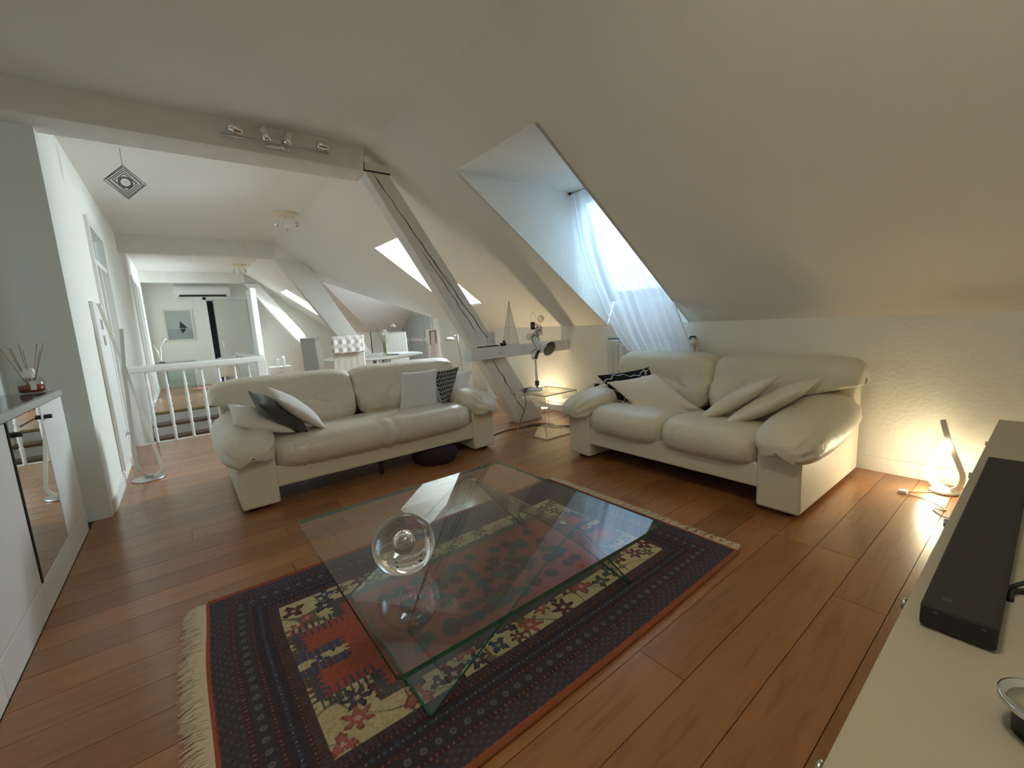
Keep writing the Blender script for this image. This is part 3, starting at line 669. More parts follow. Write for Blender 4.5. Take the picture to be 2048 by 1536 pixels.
# ------------------------------------------------------------------ rug
RX0, RX1, RY0, RY1 = -.07, 2.13, .93, 2.36
def rug():
    nx, ny = 620, 404
    X, Y = np.meshgrid(np.linspace(0, RX1-RX0, nx), np.linspace(0, RY1-RY0, ny), indexing='ij')
    Lx, Ly = RX1-RX0, RY1-RY0
    rs = np.random.RandomState(5)
    red = np.array((.30, .075, .045)); navy = np.array((.042, .036, .048)); ind = np.array((.055, .050, .066)); mar = np.array((.070, .030, .034)); cream = np.array((.42, .35, .22)); sal = np.array((.30, .078, .055)); grn = np.array((.07, .08, .075)); blu = np.array((.05, .065, .11))
    C = np.zeros((nx, ny, 3)); C[:] = navy
    d = np.minimum.reduce([X, Lx-X, Y*1.0, (Ly-Y)])
    dx = np.minimum(X, Lx-X); dy = np.minimum(Y, Ly-Y)
    inx = dx < dy
    s = np.where(inx, Y, X)                                  # coordinate along the border
    # fine mottled weave in the borders
    def put(mask, col): C[mask] = col
    noise = rs.rand(nx//2+1, ny//2+1).repeat(2, 0).repeat(2, 1)[:nx, :ny]
    put(d < .012, red)
    b1 = (d >= .012) & (d < .085); put(b1, ind)
    put(b1 & (np.sin(s*150)*np.cos(d*210) > .55), np.array((.11, .075, .065)))
    for a, b_ in ((.085, .10), (.155, .17), (.225, .24)):
        k = (d >= a) & (d < b_); put(k, mar); put(k & (np.sin(s*330) > .62) & (np.abs(d-(a+b_)/2) < .004), np.array((.13, .11, .12)))
    b2 = (d >= .10) & (d < .155); put(b2, ind*.9)
    put(b2 & (np.hypot((s % .05)-.025, d-.127) < .012), grn); put(b2 & (np.abs(np.hypot((s % .05)-.025, d-.127)-.008) < .002), np.array((.15, .13, .13)))
    b3 = (d >= .17) & (d < .225); put(b3, navy); put(b3 & (np.hypot((s % .037)-.018, d-.197) < .008), blu); put(b3 & (np.hypot(((s+.018) % .037)-.018, d-.197) < .0035), np.array((.2, .17, .15)))
    b4 = (d >= .24) & (d < .27); put(b4, np.array((.07, .055, .06)))
    put(b4 & (np.sin(s*420) > .5), mar)
    fieldm = d >= .27; put(fieldm, cream)
    # cream field with vines and blossoms
    fx, fy = X-Lx/2, Y-Ly/2
    bl = []
    for _ in range(2000):
        x, y = rs.uniform(.30, Lx-.30), rs.uniform(.30, Ly-.30)
        if all((x-a)**2+(y-b)**2 > (r+.030)**2 for a, b, r in bl): bl.append((x, y, .030+.022*rs.rand()))
        if len(bl) > 150: break
    cols = [mar*1.1, grn, blu, np.array((.10, .045, .05)), np.array((.26, .09, .08)), ind]
    vine = np.abs(np.sin(X*22+1.2*np.sin(Y*19))+np.sin(Y*24+1.1*np.sin(X*17))) < .10
    put(fieldm & vine, np.array((.14, .12, .09)))
    for i, (x, y, r) in enumerate(bl):
        i0, i1 = np.searchsorted(X[:, 0], [x-.07, x+.07]); j0, j1 = np.searchsorted(Y[0], [y-.07, y+.07])
        sx, sy = X[i0:i1, j0:j1]-x, Y[i0:i1, j0:j1]-y; rr = np.hypot(sx, sy); an = np.arctan2(sy, sx); kk = rs.randint(3, 7)
        rad = r*(.78+.30*np.cos(an*kk+rs.rand()*6)+.08*np.cos(an*13)); f_ = fieldm[i0:i1, j0:j1]
        sub = C[i0:i1, j0:j1]; c1 = cols[rs.randint(len(cols))]
        sub[(rr < rad) & f_] = c1*.75; sub[(rr < rad*.78) & f_] = c1*1.25; sub[(rr < rad*.25) & f_] = np.array((.42, .33, .25))
    # stepped salmon medallion
    ax, ay = np.abs(fx), np.abs(fy)
    def med(g):
        v = np.round(ay/.045)*.045+.008*np.sin(fx*260)*(ay > .02); h = ax+.010*np.sin(fy*230)
        a = (h < .80-g) & (v < .20-g); b = (h < .62-g) & (v < .31-g); c = (h > .70-g*.2) & (h < .86-g) & (v < .075-g); n = (h > .66) & (v < .035+g)
        return ((a | b) & ~n) | (c & ~n)
    put(med(-.022) & fieldm, grn); put(med(-.010) & fieldm, np.array((.13, .09, .06))); put(med(0) & fieldm, blu*1.2)
    fil = med(.016) & fieldm; put(fil, sal)
    for i, (x, y, r) in enumerate(bl[::2]):
        m_ = (np.hypot(fx-(x-Lx/2)*.55, fy-(y-Ly/2)*.5) < r*.75) & fil & (ax < .52); put(m_, cols[i % 4])
    C *= (.86+.28*noise)[..., None]
    Z = .011+.0012*noise+.0015*vnoise(np.stack([X, Y, X*0], -1), 5, 3)
    P = np.stack([X+RX0, Y+RY0, Z], -1)
    # bent ends, as the rug lies
    P[..., 0] += .02*np.sin(Y/Ly*math.pi)*(X/Lx-1)+.012*vnoise(np.stack([Y, X*0, X*0], -1), 4, 2)
    P[..., 1] += -.015*np.sin(X/Lx*math.pi)
    idx = np.arange(nx*ny).reshape(nx, ny)
    q = np.stack([idx[:-1, :-1], idx[1:, :-1], idx[1:, 1:], idx[:-1, 1:]], -1).reshape(-1, 4)
    me = bpy.data.meshes.new('rug'); me.vertices.add(nx*ny); me.vertices.foreach_set('co', P.ravel())
    me.loops.add(q.size); me.loops.foreach_set('vertex_index', q.ravel()); me.polygons.add(len(q))
    me.polygons.foreach_set('loop_start', np.arange(0, q.size, 4)); me.polygons.foreach_set('loop_total', np.full(len(q), 4)); me.update()
    me.polygons.foreach_set('use_smooth', [True]*len(q))
    at = me.color_attributes.new('Col', 'FLOAT_COLOR', 'POINT'); at.data.foreach_set('color', np.concatenate([C.reshape(-1, 3), np.ones((nx*ny, 1))], 1).ravel())
    me.materials.append(color_attr_mat('knotted_wool'))
    o = bpy.data.objects.new('patterned_rug', me); COL.objects.link(o)
    tag(o, 'dark oriental rug with a salmon medallion on cream, under the glass table', 'rug')
    for y in (RY0, RY1):
        pts = [(RX0+Lx*t, y-.015*math.sin(t*math.pi)+(.004 if y == RY1 else -.004), .008) for t in np.linspace(.005, .995, 40)]
        MB().tube(pts, .009, 6).build('bound_edge', mat('rust_binding', (.26, .075, .03), .95, bump=.5, bscale=200), o)
    for nm, xe, sg, nf in (('fringe', 0, -1, 620), ('fringe', nx-1, 1, 520)):
        fm_ = MB(); frs = random.Random(nf)
        for i in range(nf):
            t = (i+.5)/nf; j = min(int(t*(ny-1)), ny-1); b_ = P[xe, j]
            g = math.sin(i*.35)*.4+frs.uniform(-.35, .35) if nm and sg > 0 else frs.uniform(-.12, .12)+.15*math.sin(i*.05)
            ln = frs.uniform(.065, .09) if sg < 0 else frs.uniform(.045, .08); w_ = .0016
            p0 = Vector((b_[0], b_[1], .010)); p1 = p0+Vector((sg*ln*.5, g*ln*.5, .002+frs.random()*.006)); p2 = p0+Vector((sg*ln, g*ln*1.1, -.006))
            V = []
            for p, ww in ((p0, w_), (p1, w_), (p2, w_*.5)): V += [p+Vector((0, -ww, 0)), p+Vector((0, ww, 0)), p+Vector((0, 0, ww*1.3))]
            F = [(a+3*k, (a+1) % 3+3*k, (a+1) % 3+3*k+3, a+3*k+3) for k in (0, 1) for a in range(3)]
            fm_.add(V, F)
        fo = fm_.build('fringe', mat('cream_wool_fringe', (.64, .58, .46), .95), o); tag(fo, kind='stuff')
rug()

# ------------------------------------------------------------------ glass coffee table
ct = thing('coffee_table', 'square glass coffee table on a folded glass base, standing on the rug', 'coffee table', (0, 0, 0))
def glass_plate(name, poly, z0, z1, parent):
    n = len(poly); me = MB(); me.add([(x, y, z1) for x, y in poly], [tuple(range(n))]); o = me.build(name, M_tab, parent)
    ed = MB(); ed.add([(x, y, z) for z in (z0, z1-.0004) for x, y in poly], [(i, (i+1) % n, (i+1) % n+n, i+n) for i in range(n)]); ed.build('polished_edge', M_gedge, o)
    return o
cr = .012
X0, X1, Y0, Y1 = .30, 1.395, .895, 1.985
glass_plate('tabletop', [(X0+cr, Y0), (X1-cr, Y0), (X1, Y0+cr), (X1, Y1-cr), (X1-cr, Y1), (X0+cr, Y1), (X0, Y1-cr), (X0, Y0+cr)], .415, .430, ct)
# folded base: sheet A down to the left, rounded ridge, sheet B with an arch
Ya, Yb = 1.13, 1.95
prof = [(.47, .016)]+[(1.06, .372)]+[(1.15+.06*math.cos(a), .345+.062*math.sin(a)) for a in np.linspace(R(118), R(20), 9)]+[(1.50, .016)]
P = np.array([[(x, y, z) for y in (Ya, Yb)] for x, z in prof])
# sheet A + ridge
m = MB(); m.grid(P[:-1]); base = m.build('folded_base', M_tab, ct)
hp = prof[-2]; N_ = 24; V = []; F = []
for i in range(N_+1):
    t = i/N_; y = Ya+(Yb-Ya)*t; k = 1-max(0, 1-((t-.5)/.38)**2)**.5*.72 if abs(t-.5) < .38 else 1
    V += [(hp[0], y, hp[1]), (hp[0]+(1.50-hp[0])*k, y, hp[1]+(.016-hp[1])*k)]
for i in range(N_): F.append((2*i, 2*i+1, 2*i+3, 2*i+2))
MB().add(V, F, True).build('arched_base', M_tab, ct)
ed = MB()
for y in (Ya, Yb): ed.ribbon([(x, y, z) for x, z in prof], .003, .006, (0, 0, 1))
ed.ribbon([(.47, Ya, .02), (.47, Yb, .02)], .008, .004)
ed.tube([V[2*i+1] for i in range(N_+1)], .004, 6)
ed.build('polished_edge', M_gedge, base)
for x, y in ((1.15, 1.2), (1.15, 1.88)): MB().lathe([(.014, .404), (.014, .4145), (0, .4145)], 16, Matrix.Translation((x, y, 0))).build('fixing_disc', M_steel, ct)
# glass bowl
def real_glass():
    m = bpy.data.materials.new('solid_crystal'); m.use_nodes = True; b = m.node_tree.nodes['Principled BSDF']
    b.inputs['Transmission Weight'].default_value = 1; b.inputs['Roughness'].default_value = 0.0; b.inputs['IOR'].default_value = 1.5; b.inputs['Base Color'].default_value = (.97, .98, .97, 1); return m
gb = thing('crystal_ball', 'solid clear crystal ball with an air bubble, on the glass coffee table', 'ornament', (.50, 1.29, .4315))
rb = .103; th_ = np.linspace(-math.pi/2, math.pi/2, 25)
MB().lathe([(max(0, rb*math.cos(t)), rb*.96+rb*.96*math.sin(t)) for t in th_], 48).build('crystal', real_glass(), gb)
MB().lathe([(max(0, .027*math.cos(t)), rb*1.0-.027*math.sin(t)) for t in th_[::2]], 28).build('air_bubble', real_glass(), gb)
# ------------------------------------------------------------------ acrylic side table, desk lamp
at_ = thing('acrylic_table', 'clear acrylic cube side table between the two sofas', 'side table', (2.86, 3.18, 0))
S_ = .47
for nm, a in (('top_panel', (0, S_, 0, S_, .455, .47)), ('base_panel', (0, S_, 0, S_, 0.002, .014)), ('shelf_panel', (0, S_, 0, S_, .395, .405)), ('side_panel', (0, .012, 0, S_, .014, .455)), ('side_panel', (S_-.012, S_, 0, S_, .014, .455))):
    p_ = MB().box(*a[:4], *a[4:]).build(nm, M_acr, at_)
em = MB()
for x in (0, S_):
    em.ribbon([(x, 0, .004), (x, 0, .466)], .004, .004, (0, 1, 0)); em.ribbon([(x, S_, .004), (x, S_, .466)], .003, .003, (0, 1, 0)); em.ribbon([(x, 0, .463), (x, S_, .463)], .004, .012); em.ribbon([(x, 0, .008), (x, S_, .008)], .004, .010)
for y in (0, S_): em.ribbon([(0, y, .463), (S_, y, .463)], .004, .012); em.ribbon([(0, y, .008), (S_, y, .008)], .004, .010)
em.build('bright_edge', M_acre, at_)
dl = thing('desk_lamp', 'white jointed desk lamp with round shade on the acrylic table', 'lamp', (3.03, 3.52, .47))
MB().lathe([(.0, 0), (.078, 0), (.08, .004), (.08, .022), (.074, .026), (0, .026)], 32).build('base', M_lamp_white, dl)
MB().tube([(.03, 0, .02), (.03, 0, .07)], .010, 10).build('post', M_red, dl)
A1, A2, A3 = Vector((.03, 0, .07)), Vector((.02, .0, .37)), Vector((.085, -.02, .475))
MB().box(-.02, .02, -.014, .014, -.02, .035, Matrix.Translation(A1)).build('lower_joint', M_black, dl, bevel=.004)
d_ = (A2-A1).normalized()
MB().tube([A1+d_*.02, A1+d_*.14], .014, 10).build('lower_arm', M_lamp_white, dl); MB().ribbon([A1+d_*.13, A2], .012, .018, (0, 1, 0)).build('middle_arm', M_lamp_white, dl)
MB().ribbon([A2+Vector((-.005, 0, -.02)), A2+Vector((.055, -.01, .075))], .02, .03, (0, 1, 0)).build('elbow_joint', M_black, dl)
MB().ribbon([A2+Vector((.04, -.008, .05)), A3+Vector((0, 0, .02))], .013, .022, (0, 1, 0)).build('upper_arm', M_lamp_white, dl)
dirn = Vector((.02, -.9, -.40)).normalized(); zq = dirn; xq = zq.orthogonal().normalized(); yq = zq.cross(xq)
T = Matrix.Translation(A3+Vector((.02, -.01, .03))) @ Matrix((xq, yq, zq)).transposed().to_4x4() @ Matrix.Scale(.92, 4)
MB().lathe([(.0, -.035), (.024, -.033), (.028, -.01), (.032, .02), (.055, .045), (.078, .08), (.088, .12), (.092, .135)], 36, T, cap=False).build('shade', M_lamp_white, dl)
MB().lathe([(.0, .02), (.03, .022), (.053, .047), (.076, .082), (.086, .12), (.090, .134)], 36, T, cap=False).build('shade_lining', mat('beige_lining', (.30, .27, .20), .5), dl)
MB().lathe([(0, .075), (.018, .07), (.028, .05), (.02, .03), (.012, .02)], 16, T).build('bulb', M_bulb, dl)
MB().tube(spline([A3+Vector((-.0, 0, .07)), A3+Vector((-.04, .02, .13)), A3+Vector((-.10, .02, .10)), A3+Vector((-.05, .01, -.01)), A2+Vector((.0, .02, .07)), A2+Vector((-.03, .02, .05)), A2+Vector((-.02, .02, -.03))]), .0035, 6).build('cable', M_cord, dl)
box('clamp_block', mat('grey_clamp', (.35, .34, .31), .5), dl, -.13, .02, .06, .09, 0.001, .03)
# black inline switch and cables
cb1 = MB(); cb1.tube(spline([(2.93, 3.56, .50), (2.84, 3.48, .47), (2.80, 3.42, .36), (2.80, 3.50, .20), (2.95, 3.72, .05), (3.15, 3.78, .006), (3.25, 3.62, .006), (3.28, 3.45, .006), (3.6, 3.3, .006)], 8), .004, 6)
cb1.ribbon([(2.92, 3.555, .50), (2.86, 3.50, .478)], .02, .016)
tag(cb1.build('lamp_cable', M_cord, None), 'black lamp cable with inline switch trailing off the acrylic table', 'cable')
tag(MB().tube(spline([(2.36, 3.60, .006), (2.50, 3.72, .006), (2.75, 3.80, .006), (2.95, 3.79, .006), (3.10, 3.74, .006), (3.22, 3.72, .006), (3.36, 3.60, .006), (3.30, 3.75, .006), (3.12, 3.78, .006), (3.4, 3.45, .006), (3.75, 3.0, .006)], 8), .005, 6).build('floor_cable', M_cord, None), 'black cable running across the floor between the sofas', 'cable')
tag(MB().tube(spline([(3.0, 3.3, .02), (3.12, 3.5, .02), (3.2, 3.52, .02), (3.3, 3.4, .02)], 8), .003, 6).build('loose_cable', M_wcord, None), 'thin loose cable lying in the base of the acrylic table', 'cable')
sk = thing('wall_socket', 'white power socket with a black plug on the knee wall beside the two-seat sofa', 'socket', (XK, 3.42, .42))
box('plate', M_white, sk, -.012, 0, -.10, .06, -.04, .04, .004); box('plug', M_black, sk, -.06, -.012, -.05, -.01, -.025, .015, .006); box('adapter', M_white, sk, -.05, -.012, .0, .05, -.03, .03, .006)
MB().tube(spline([(-.06, -.03, 0), (-.09, -.02, -.05), (-.06, .02, -.2), (-.03, .05, -.4)]), .003, 6).build('cable', M_cord, sk)
# small uplight hidden behind the table and the sofa arm
ul = thing('floor_uplight', 'small warm floor uplight shining on the knee wall behind the acrylic table', 'lamp', (3.78, 4.22, 0))
MB().lathe([(.0, 0), (.05, 0), (.05, .05), (.044, .055), (.042, .03), (0, .03)], 24).build('housing', M_white, ul)
MB().lathe([(.0, .034), (.036, .034), (.036, .044), (0, .046)], 24).build('lens', mat('warm_lens', (1, .9, .7), .5, emis=(1, .76, .42), estr=420), ul)
# on the cross beam: pyramid lamp, wire ball garland in a vase, black plug
py = thing('pyramid_lamp', 'tall slim paper pyramid lamp standing on the short cross beam', 'lamp', (3.06, 3.955, .966))
hb, ht = .075, .50
m = MB(); m.add([(-hb, -hb*.8, .004), (hb, -hb*.8, .004), (hb, hb*.8, .004), (-hb, hb*.8, .004), (.0, 0, ht)], [(0, 1, 4), (1, 2, 4), (2, 3, 4), (3, 0, 4)]); m.build('paper_shade', sheer('rice_paper', (.90, .86, .78), .55), py)
m = MB()
for x, y in ((-hb, -hb*.8), (hb, -hb*.8), (hb, hb*.8), (-hb, hb*.8)): m.tube([(x, y, 0), (0, 0, ht+.005)], .0022, 5)
for zz in (.006, .21):
    k = 1-zz/ht; c4 = [(-hb*k, -hb*.8*k, zz), (hb*k, -hb*.8*k, zz), (hb*k, hb*.8*k, zz), (-hb*k, hb*.8*k, zz)]
    for i in range(4): m.tube([c4[i], c4[(i+1) % 4]], .0018, 5)
m.build('wire_frame', M_wire, py)
bpn = thing('plug_adapter', 'black plug adapter on the cross beam beside the pyramid lamp', 'adapter', (2.93, 3.93, .966))
box('body', M_black, bpn, -.035, .03, -.02, .02, 0, .035, .005); box('prong_block', M_black, bpn, .0, .022, -.015, .015, .035, .06, .004)
ga = thing('wire_ball_garland', 'garland of small wire balls spilling from a glass vase on the cross beam', 'garland', (3.44, 3.95, .966))
MB().lathe([(.0, .002), (.045, .002), (.05, .01), (.052, .11), (.050, .11), (.047, .012), (0, .01)], 24).build('vase', M_frost, ga)
box('control_box', M_black, ga, -.055, -.015, -.02, .02, .16, .25, .006)
balls = [(-.13, -.04, .07, .04), (-.02, -.03, .10, .04), (.04, -.03, .12, .038), (.07, .0, .17, .038), (.02, .02, .20, .04), (.10, .0, .285, .042), (-.11, -.10, -.165, .040), (.0, -.05, .15, .036)]
gr = random.Random(4)
for x, y, z, r in balls:
    m = MB()
    for k in range(9):
        ax = Vector((gr.gauss(0, 1), gr.gauss(0, 1), gr.gauss(0, 1))).normalized(); u = ax.orthogonal().normalized(); v = ax.cross(u); off = gr.uniform(-.5, .5)*r; rr = math.sqrt(r*r-off*off)
        m.tube([Vector((x, y, z))+ax*off+rr*(math.cos(a)*u+math.sin(a)*v) for a in np.linspace(0, 2*math.pi, 20)[:-1]], .0011, 4, closed=True)
    m.build('wire_ball', M_wire, ga)
m = MB(); m.tube(spline([(-.02, 0, .14), (-.07, -.02, .16), (-.13, -.04, .11), (-.12, -.09, .0), (-.11, -.10, -.13)]), .0015, 5); m.tube(spline([(.02, 0, .2), (-.06, 0, .30), (-.02, 0, .36), (.02, 0, .30), (.0, 0, .22), (.06, 0, .24), (.1, 0, .27), (.09, 0, .16), (.13, 0, .08)]), .0015, 5); m.build('wire', M_wire, ga)

# ------------------------------------------------------------------ radiator, curtain
ra = thing('radiator', 'white ribbed radiator on the knee wall behind the sheer curtain', 'radiator', (3.87, 2.12, 0))
for i in range(13):
    y = i*.081; o_ = box('radiator_section', M_rad, ra, -.04, .03, y+.002, y+.077, .22, .97, .008)
m = MB(); 
for i in range(13): m.box(-.03, .02, i*.081+.012, i*.081+.067, .97, .995)
m.box(-.035, .03, 0, 13*.081, .935, .94); m.build('top_grille', mat('radiator_grille', (.30, .30, .28), .5), ra)
for y in (.02, 1.03): box('side_cheek', M_rad, ra, -.045, .035, y-.02, y+.005, .2, .995) if y < .1 else None
m = MB(); m.lathe([(.0, 0), (.022, 0), (.026, .01), (.026, .05), (.02, .07), (0, .072)], 18, Matrix.Translation((-.03, -.005, .945)) @ Matrix.Rotation(R(-100), 4, 'Y')); vv = m.build('thermostat_valve', M_cream, ra)
box('valve_bracket', M_black, ra, -.03, .0, .0, .05, .985, 1.01); MB().tube([(-.02, -.015, .93), (-.02, -.02, .2)], .009, 8).build('pipe', M_rad, ra)
cu = thing('curtain', 'sheer white curtain hanging across the roof window down behind the two-seat sofa', 'curtain')
nz, ny_ = 60, 110
zz = np.array([2.50, 1.96, 1.64, 1.28, 1.05, .88, .80]); yl = np.array([3.225, 3.21, 3.15, 3.06, 2.98, 2.88, 2.70]); yr = np.array([2.26, 2.25, 2.25, 2.18, 2.12, 2.08, 2.06]); xx = np.array([3.37, 3.47, 3.555, 3.67, 3.73, 3.78, 3.80])
P = np.zeros((nz, ny_, 3))
for i, z in enumerate(np.linspace(2.50, .80, nz)):
    a, b, x = [np.interp(-z, -zz, q) for q in (yl, yr, xx)]; t = np.linspace(0, 1, ny_); q = i/nz
    f_ = .020*np.sin(t*52+1.5*np.sin(t*9)+q*1.2)+.014*np.sin(t*23+2-q*2)
    P[i, :, 0] = x+f_*(.5+.7*q)+.05*q*q*np.sin(t*3.1)*-1*.6; P[i, :, 1] = a+(b-a)*(t+.012*np.sin(t*40+q*3)+.05*q*np.sin(t*6.28)*.6); P[i, :, 2] = z-(.07*np.sin(t*3.14)*(q**3))
m = MB(); m.grid(P); m.build('sheer_fabric', sheer('white_voile', (.92, .93, .97), .68), cu)
MB().tube([(3.37, 2.245, 2.505), (3.37, 3.235, 2.505)], .006, 8).build('rod', M_brass, cu)
for y in (2.25, 3.225): MB().lathe([(.012, -.012), (.014, 0), (.012, .012)], 10, Matrix.Translation((3.37, y, 2.505)) @ Matrix.Rotation(R(90), 4, 'X')).build('rod_bracket', M_black, cu)

# ------------------------------------------------------------------ LED lamps
def twist(pts, w_, h_, name, parent, m): return MB().ribbon(spline(pts, 10), w_, h_, (0, 1, 0)).build(name, m, parent)
tl = thing('led_table_lamp', 'lit twisted ribbon LED lamp on the floor beside the knee wall', 'lamp', (3.76, .375, 0))
MB().lathe([(.0, 0), (.068, 0), (.07, .004), (.07, .012), (0, .013)], 32).build('base', M_silver, tl)
loop = spline([(0, .035, .475), (.0, -.005, .33), (.0, -.055, .20), (.0, -.078, .12), (.0, -.065, .05), (0, -.02, .018), (0, .015, .016)], 10)
MB().ribbon(loop, .026, .020, (1, 0, 0)).build('ribbon_arm', M_silver, tl)
loop2 = spline([(0, -.01, .020), (0, .035, .045), (.0, .072, .11), (.0, .066, .18), (0, .03, .26), (-.004, .004, .335)], 10)
MB().ribbon([p+Vector((.008, 0, 0)) for p in loop2], .030, .014, (1, 0, 0)).build('ribbon_arm', M_silver, tl)
MB().ribbon([p+Vector((-.008, 0, 0)) for p in loop2], .042, .018, (1, 0, 0)).build('led_strip', M_led, tl)
MB().tube(spline([(-.06, .05, .004), (-.12, .12, .006), (-.17, .18, .006), (-.20, .14, .006), (-.22, .06, .005), (-.33, -.05, .005), (-.36, .0, .005), (-.44, -.05, .005), (-.46, -.12, .005), (-.44, -.19, .005)], 8), .0035, 6).build('cable', M_wcord, tl)
MB().box(-.20, -.165, .145, .185, .001, .02).build('inline_switch', M_white, tl)
tf = thing('led_floor_lamp', 'tall unlit twisted ribbon LED floor lamp by the passage wall', 'lamp', (-.38, 5.0, 0))
MB().lathe([(.0, 0), (.118, 0), (.12, .004), (.12, .014), (0, .016)], 36).build('base', M_steel, tf)
ra1 = spline([(-.115, .012, 1.58), (-.07, .012, 1.28), (-.02, .012, .99), (.03, .01, .59), (.085, .0, .18), (.095, 0, .09), (.06, 0, .035), (0, 0, .022)], 12)
ra2 = spline([(.0, -.016, 1.36), (-.03, -.016, 1.0), (-.043, -.016, .74), (-.06, -.012, .43), (-.072, 0, .22), (-.06, 0, .10), (-.03, 0, .045), (0, 0, .024)], 12)
MB().ribbon(ra1, .024, .016, (0, 1, 0)).build('ribbon_arm', mat('pale_diffuser_strip', (.85, .84, .78), .25), tf); MB().ribbon(ra2, .026, .016, (0, 1, 0)).build('ribbon_arm', M_silver, tf)
MB().box(-.03, .03, -.02, .02, .015, .035).build('clamp', M_steel, tf)
# reading floor lamp
rl = thing('reading_lamp', 'slim chrome reading floor lamp with half-round head behind the long sofa', 'lamp', (3.16, 5.2, 0))
MB().lathe([(.0, 0), (.12, 0), (.12, .012), (.02, .02), (0, .02)], 28).build('base', M_steel, rl)
MB().tube([(0, 0, .02), (-.03, 0, .50), (-.08, 0, 1.09)], .011, 10).build('pole', M_steel, rl)
MB().tube([(-.08, 0, 1.07), (-.11, 0, 1.08), (-.16, 0, 1.06)], .012, 8).build('joint', M_chrome, rl)
m = MB(); 
prof_ = [(.0, .055), (.04, .05), (.07, .03), (.085, .0), (.08, .0), (.0, .0)]
m.lathe(prof_, 24, Matrix.Translation((-.20, 0, 1.015))); m.build('head', M_steel, rl)

# ------------------------------------------------------------------ television cabinet and things on it
tv = thing('tv_cabinet', 'long low pale lacquered television cabinet at the right edge', 'cabinet')
box('top_board', M_tv, tv, .45, 3.83, -.38, .18, .475, .50, .002)
box('carcass', M_tv, tv, .46, 3.82, -.38, .150, .05, .475)
box('plinth', M_black, tv, .5, 3.78, -.34, .12, 0.0, .05)
for i in range(5):
    a = .47+i*.67; dd = box('drawer_front', M_tv, tv, a+.003, a+.667, .150, .170, .06, .47, .002)
    m = MB(); m.tube([(a+.335, .17, .42), (a+.335, .195, .42)], .008, 10); m.lathe([(.014, 0), (.016, .004), (.014, .01), (0, .011)], 16, Matrix.Translation((a+.335, .205, .42)) @ Matrix.Rotation(R(90), 4, 'X')); m.build('knob', M_steel, dd)
sb = thing('soundbar', 'long black soundbar lying on the pale television cabinet', 'soundbar', (0, 0, .50))
box('body', M_sound, sb, 1.26, 2.68, .025, .145, .004, .06, .008)
for x in (1.4, 2.5): box('foot_pad', M_black, sb, x, x+.08, .05, .12, 0, .004)
for x in (1.30, 2.62): box('corner_logo_plate', mat('dark_grey_plate', (.035, .035, .035), .5), sb, x, x+.02, .10, .115, .06, .0612)
for x in (1.262,): 
    for y in (.045, .12): MB().lathe([(.005, 0), (.005, .001), (0, .001)], 10, Matrix.Translation((1.26, y, .045)) @ Matrix.Rotation(R(-90), 4, 'Y')).build('screw', MC['dark_grey_plate'], sb)
ts = thing('tv_stand', 'black curved wire television foot behind the soundbar', 'stand', (1.62, -.02, .50))
MB().tube(spline([(-.10, .04, .006), (-.04, .03, .006), (.0, -.06, .006), (-.02, -.14, .006)], 8), .007, 8).build('foot_ring', M_black, ts); MB().tube(spline([(-.06, .05, .008), (-.01, .02, .02), (.02, -.04, .05), (.02, -.1, .12)], 8), .005, 8).build('cable', M_black, ts)
box('foot_post', M_black, ts, -.0, .04, -.07, -.03, .0, .06, .01)
wt = thing('chrome_candle_dish', 'small chrome rimmed round dish with black foot on the television cabinet', 'dish', (1.06, -.04, .50))
MB().lathe([(.0, 0), (.035, 0), (.037, .02), (.034, .045), (0, .045)], 24).build('foot', M_black, wt); MB().lathe([(.0, .045), (.045, .046), (.055, .055), (.056, .066), (.050, .068), (.046, .058), (0, .056)], 36).build('rim', M_chrome, wt); MB().lathe([(.0, .057), (.044, .058), (0, .0585)], 24).build('insert', M_tv, wt)

# ------------------------------------------------------------------ ceiling lights and mobile
clp = thing('ceiling_lamp', 'round warm white ceiling lamp overhead behind the camera', 'lamp', (.75, .35, ZC))  # added light source behind the camera, brightens the near part of the room
MB().lathe([(0, 0), (.20, 0), (.20, -.03), (.19, -.04)], 40).build('housing', M_white, clp)
MB().lathe([(0, -.055), (.12, -.052), (.185, -.035)], 40).build('diffuser', mat('lit_diffuser', (1, .9, .75), .5, emis=(1, .86, .60), estr=44), clp)
tr = thing('spot_track', 'chrome track light with four spots on the near tie beam', 'light', (.82, 3.98, 2.745))
MB().tube([(-.38, -.055, -.02), (.38, -.055, -.02)], .008, 8).build('bar', M_steel, tr)
box('mounting_box', M_chrome, tr, -.09, .09, -.05, 0, -.055, .02, .006)
for i, x in enumerate((-.28, -.09, .07, .33)):
    s_ = MB().lathe([(.0, -.045), (.026, -.044), (.032, -.03), (.032, .035), (.027, .05)], 16, Matrix.Translation((x, -.095, .02)) @ Matrix.Rotation(R((-70, -20, 15, 95)[i]), 4, 'Y')).build('spot_head', M_chrome, tr)
    MB().lathe([(.0, .048), (.014, .044), (.018, .03)], 12, Matrix.Translation((x, -.095, .02)) @ Matrix.Rotation(R((-70, -20, 15, 95)[i]), 4, 'Y')).build('bulb', M_bulb, s_)
    MB().tube([(x, -.055, -.015), (x, -.09, .01)], .006, 8).build('spot_stem', M_steel, tr)
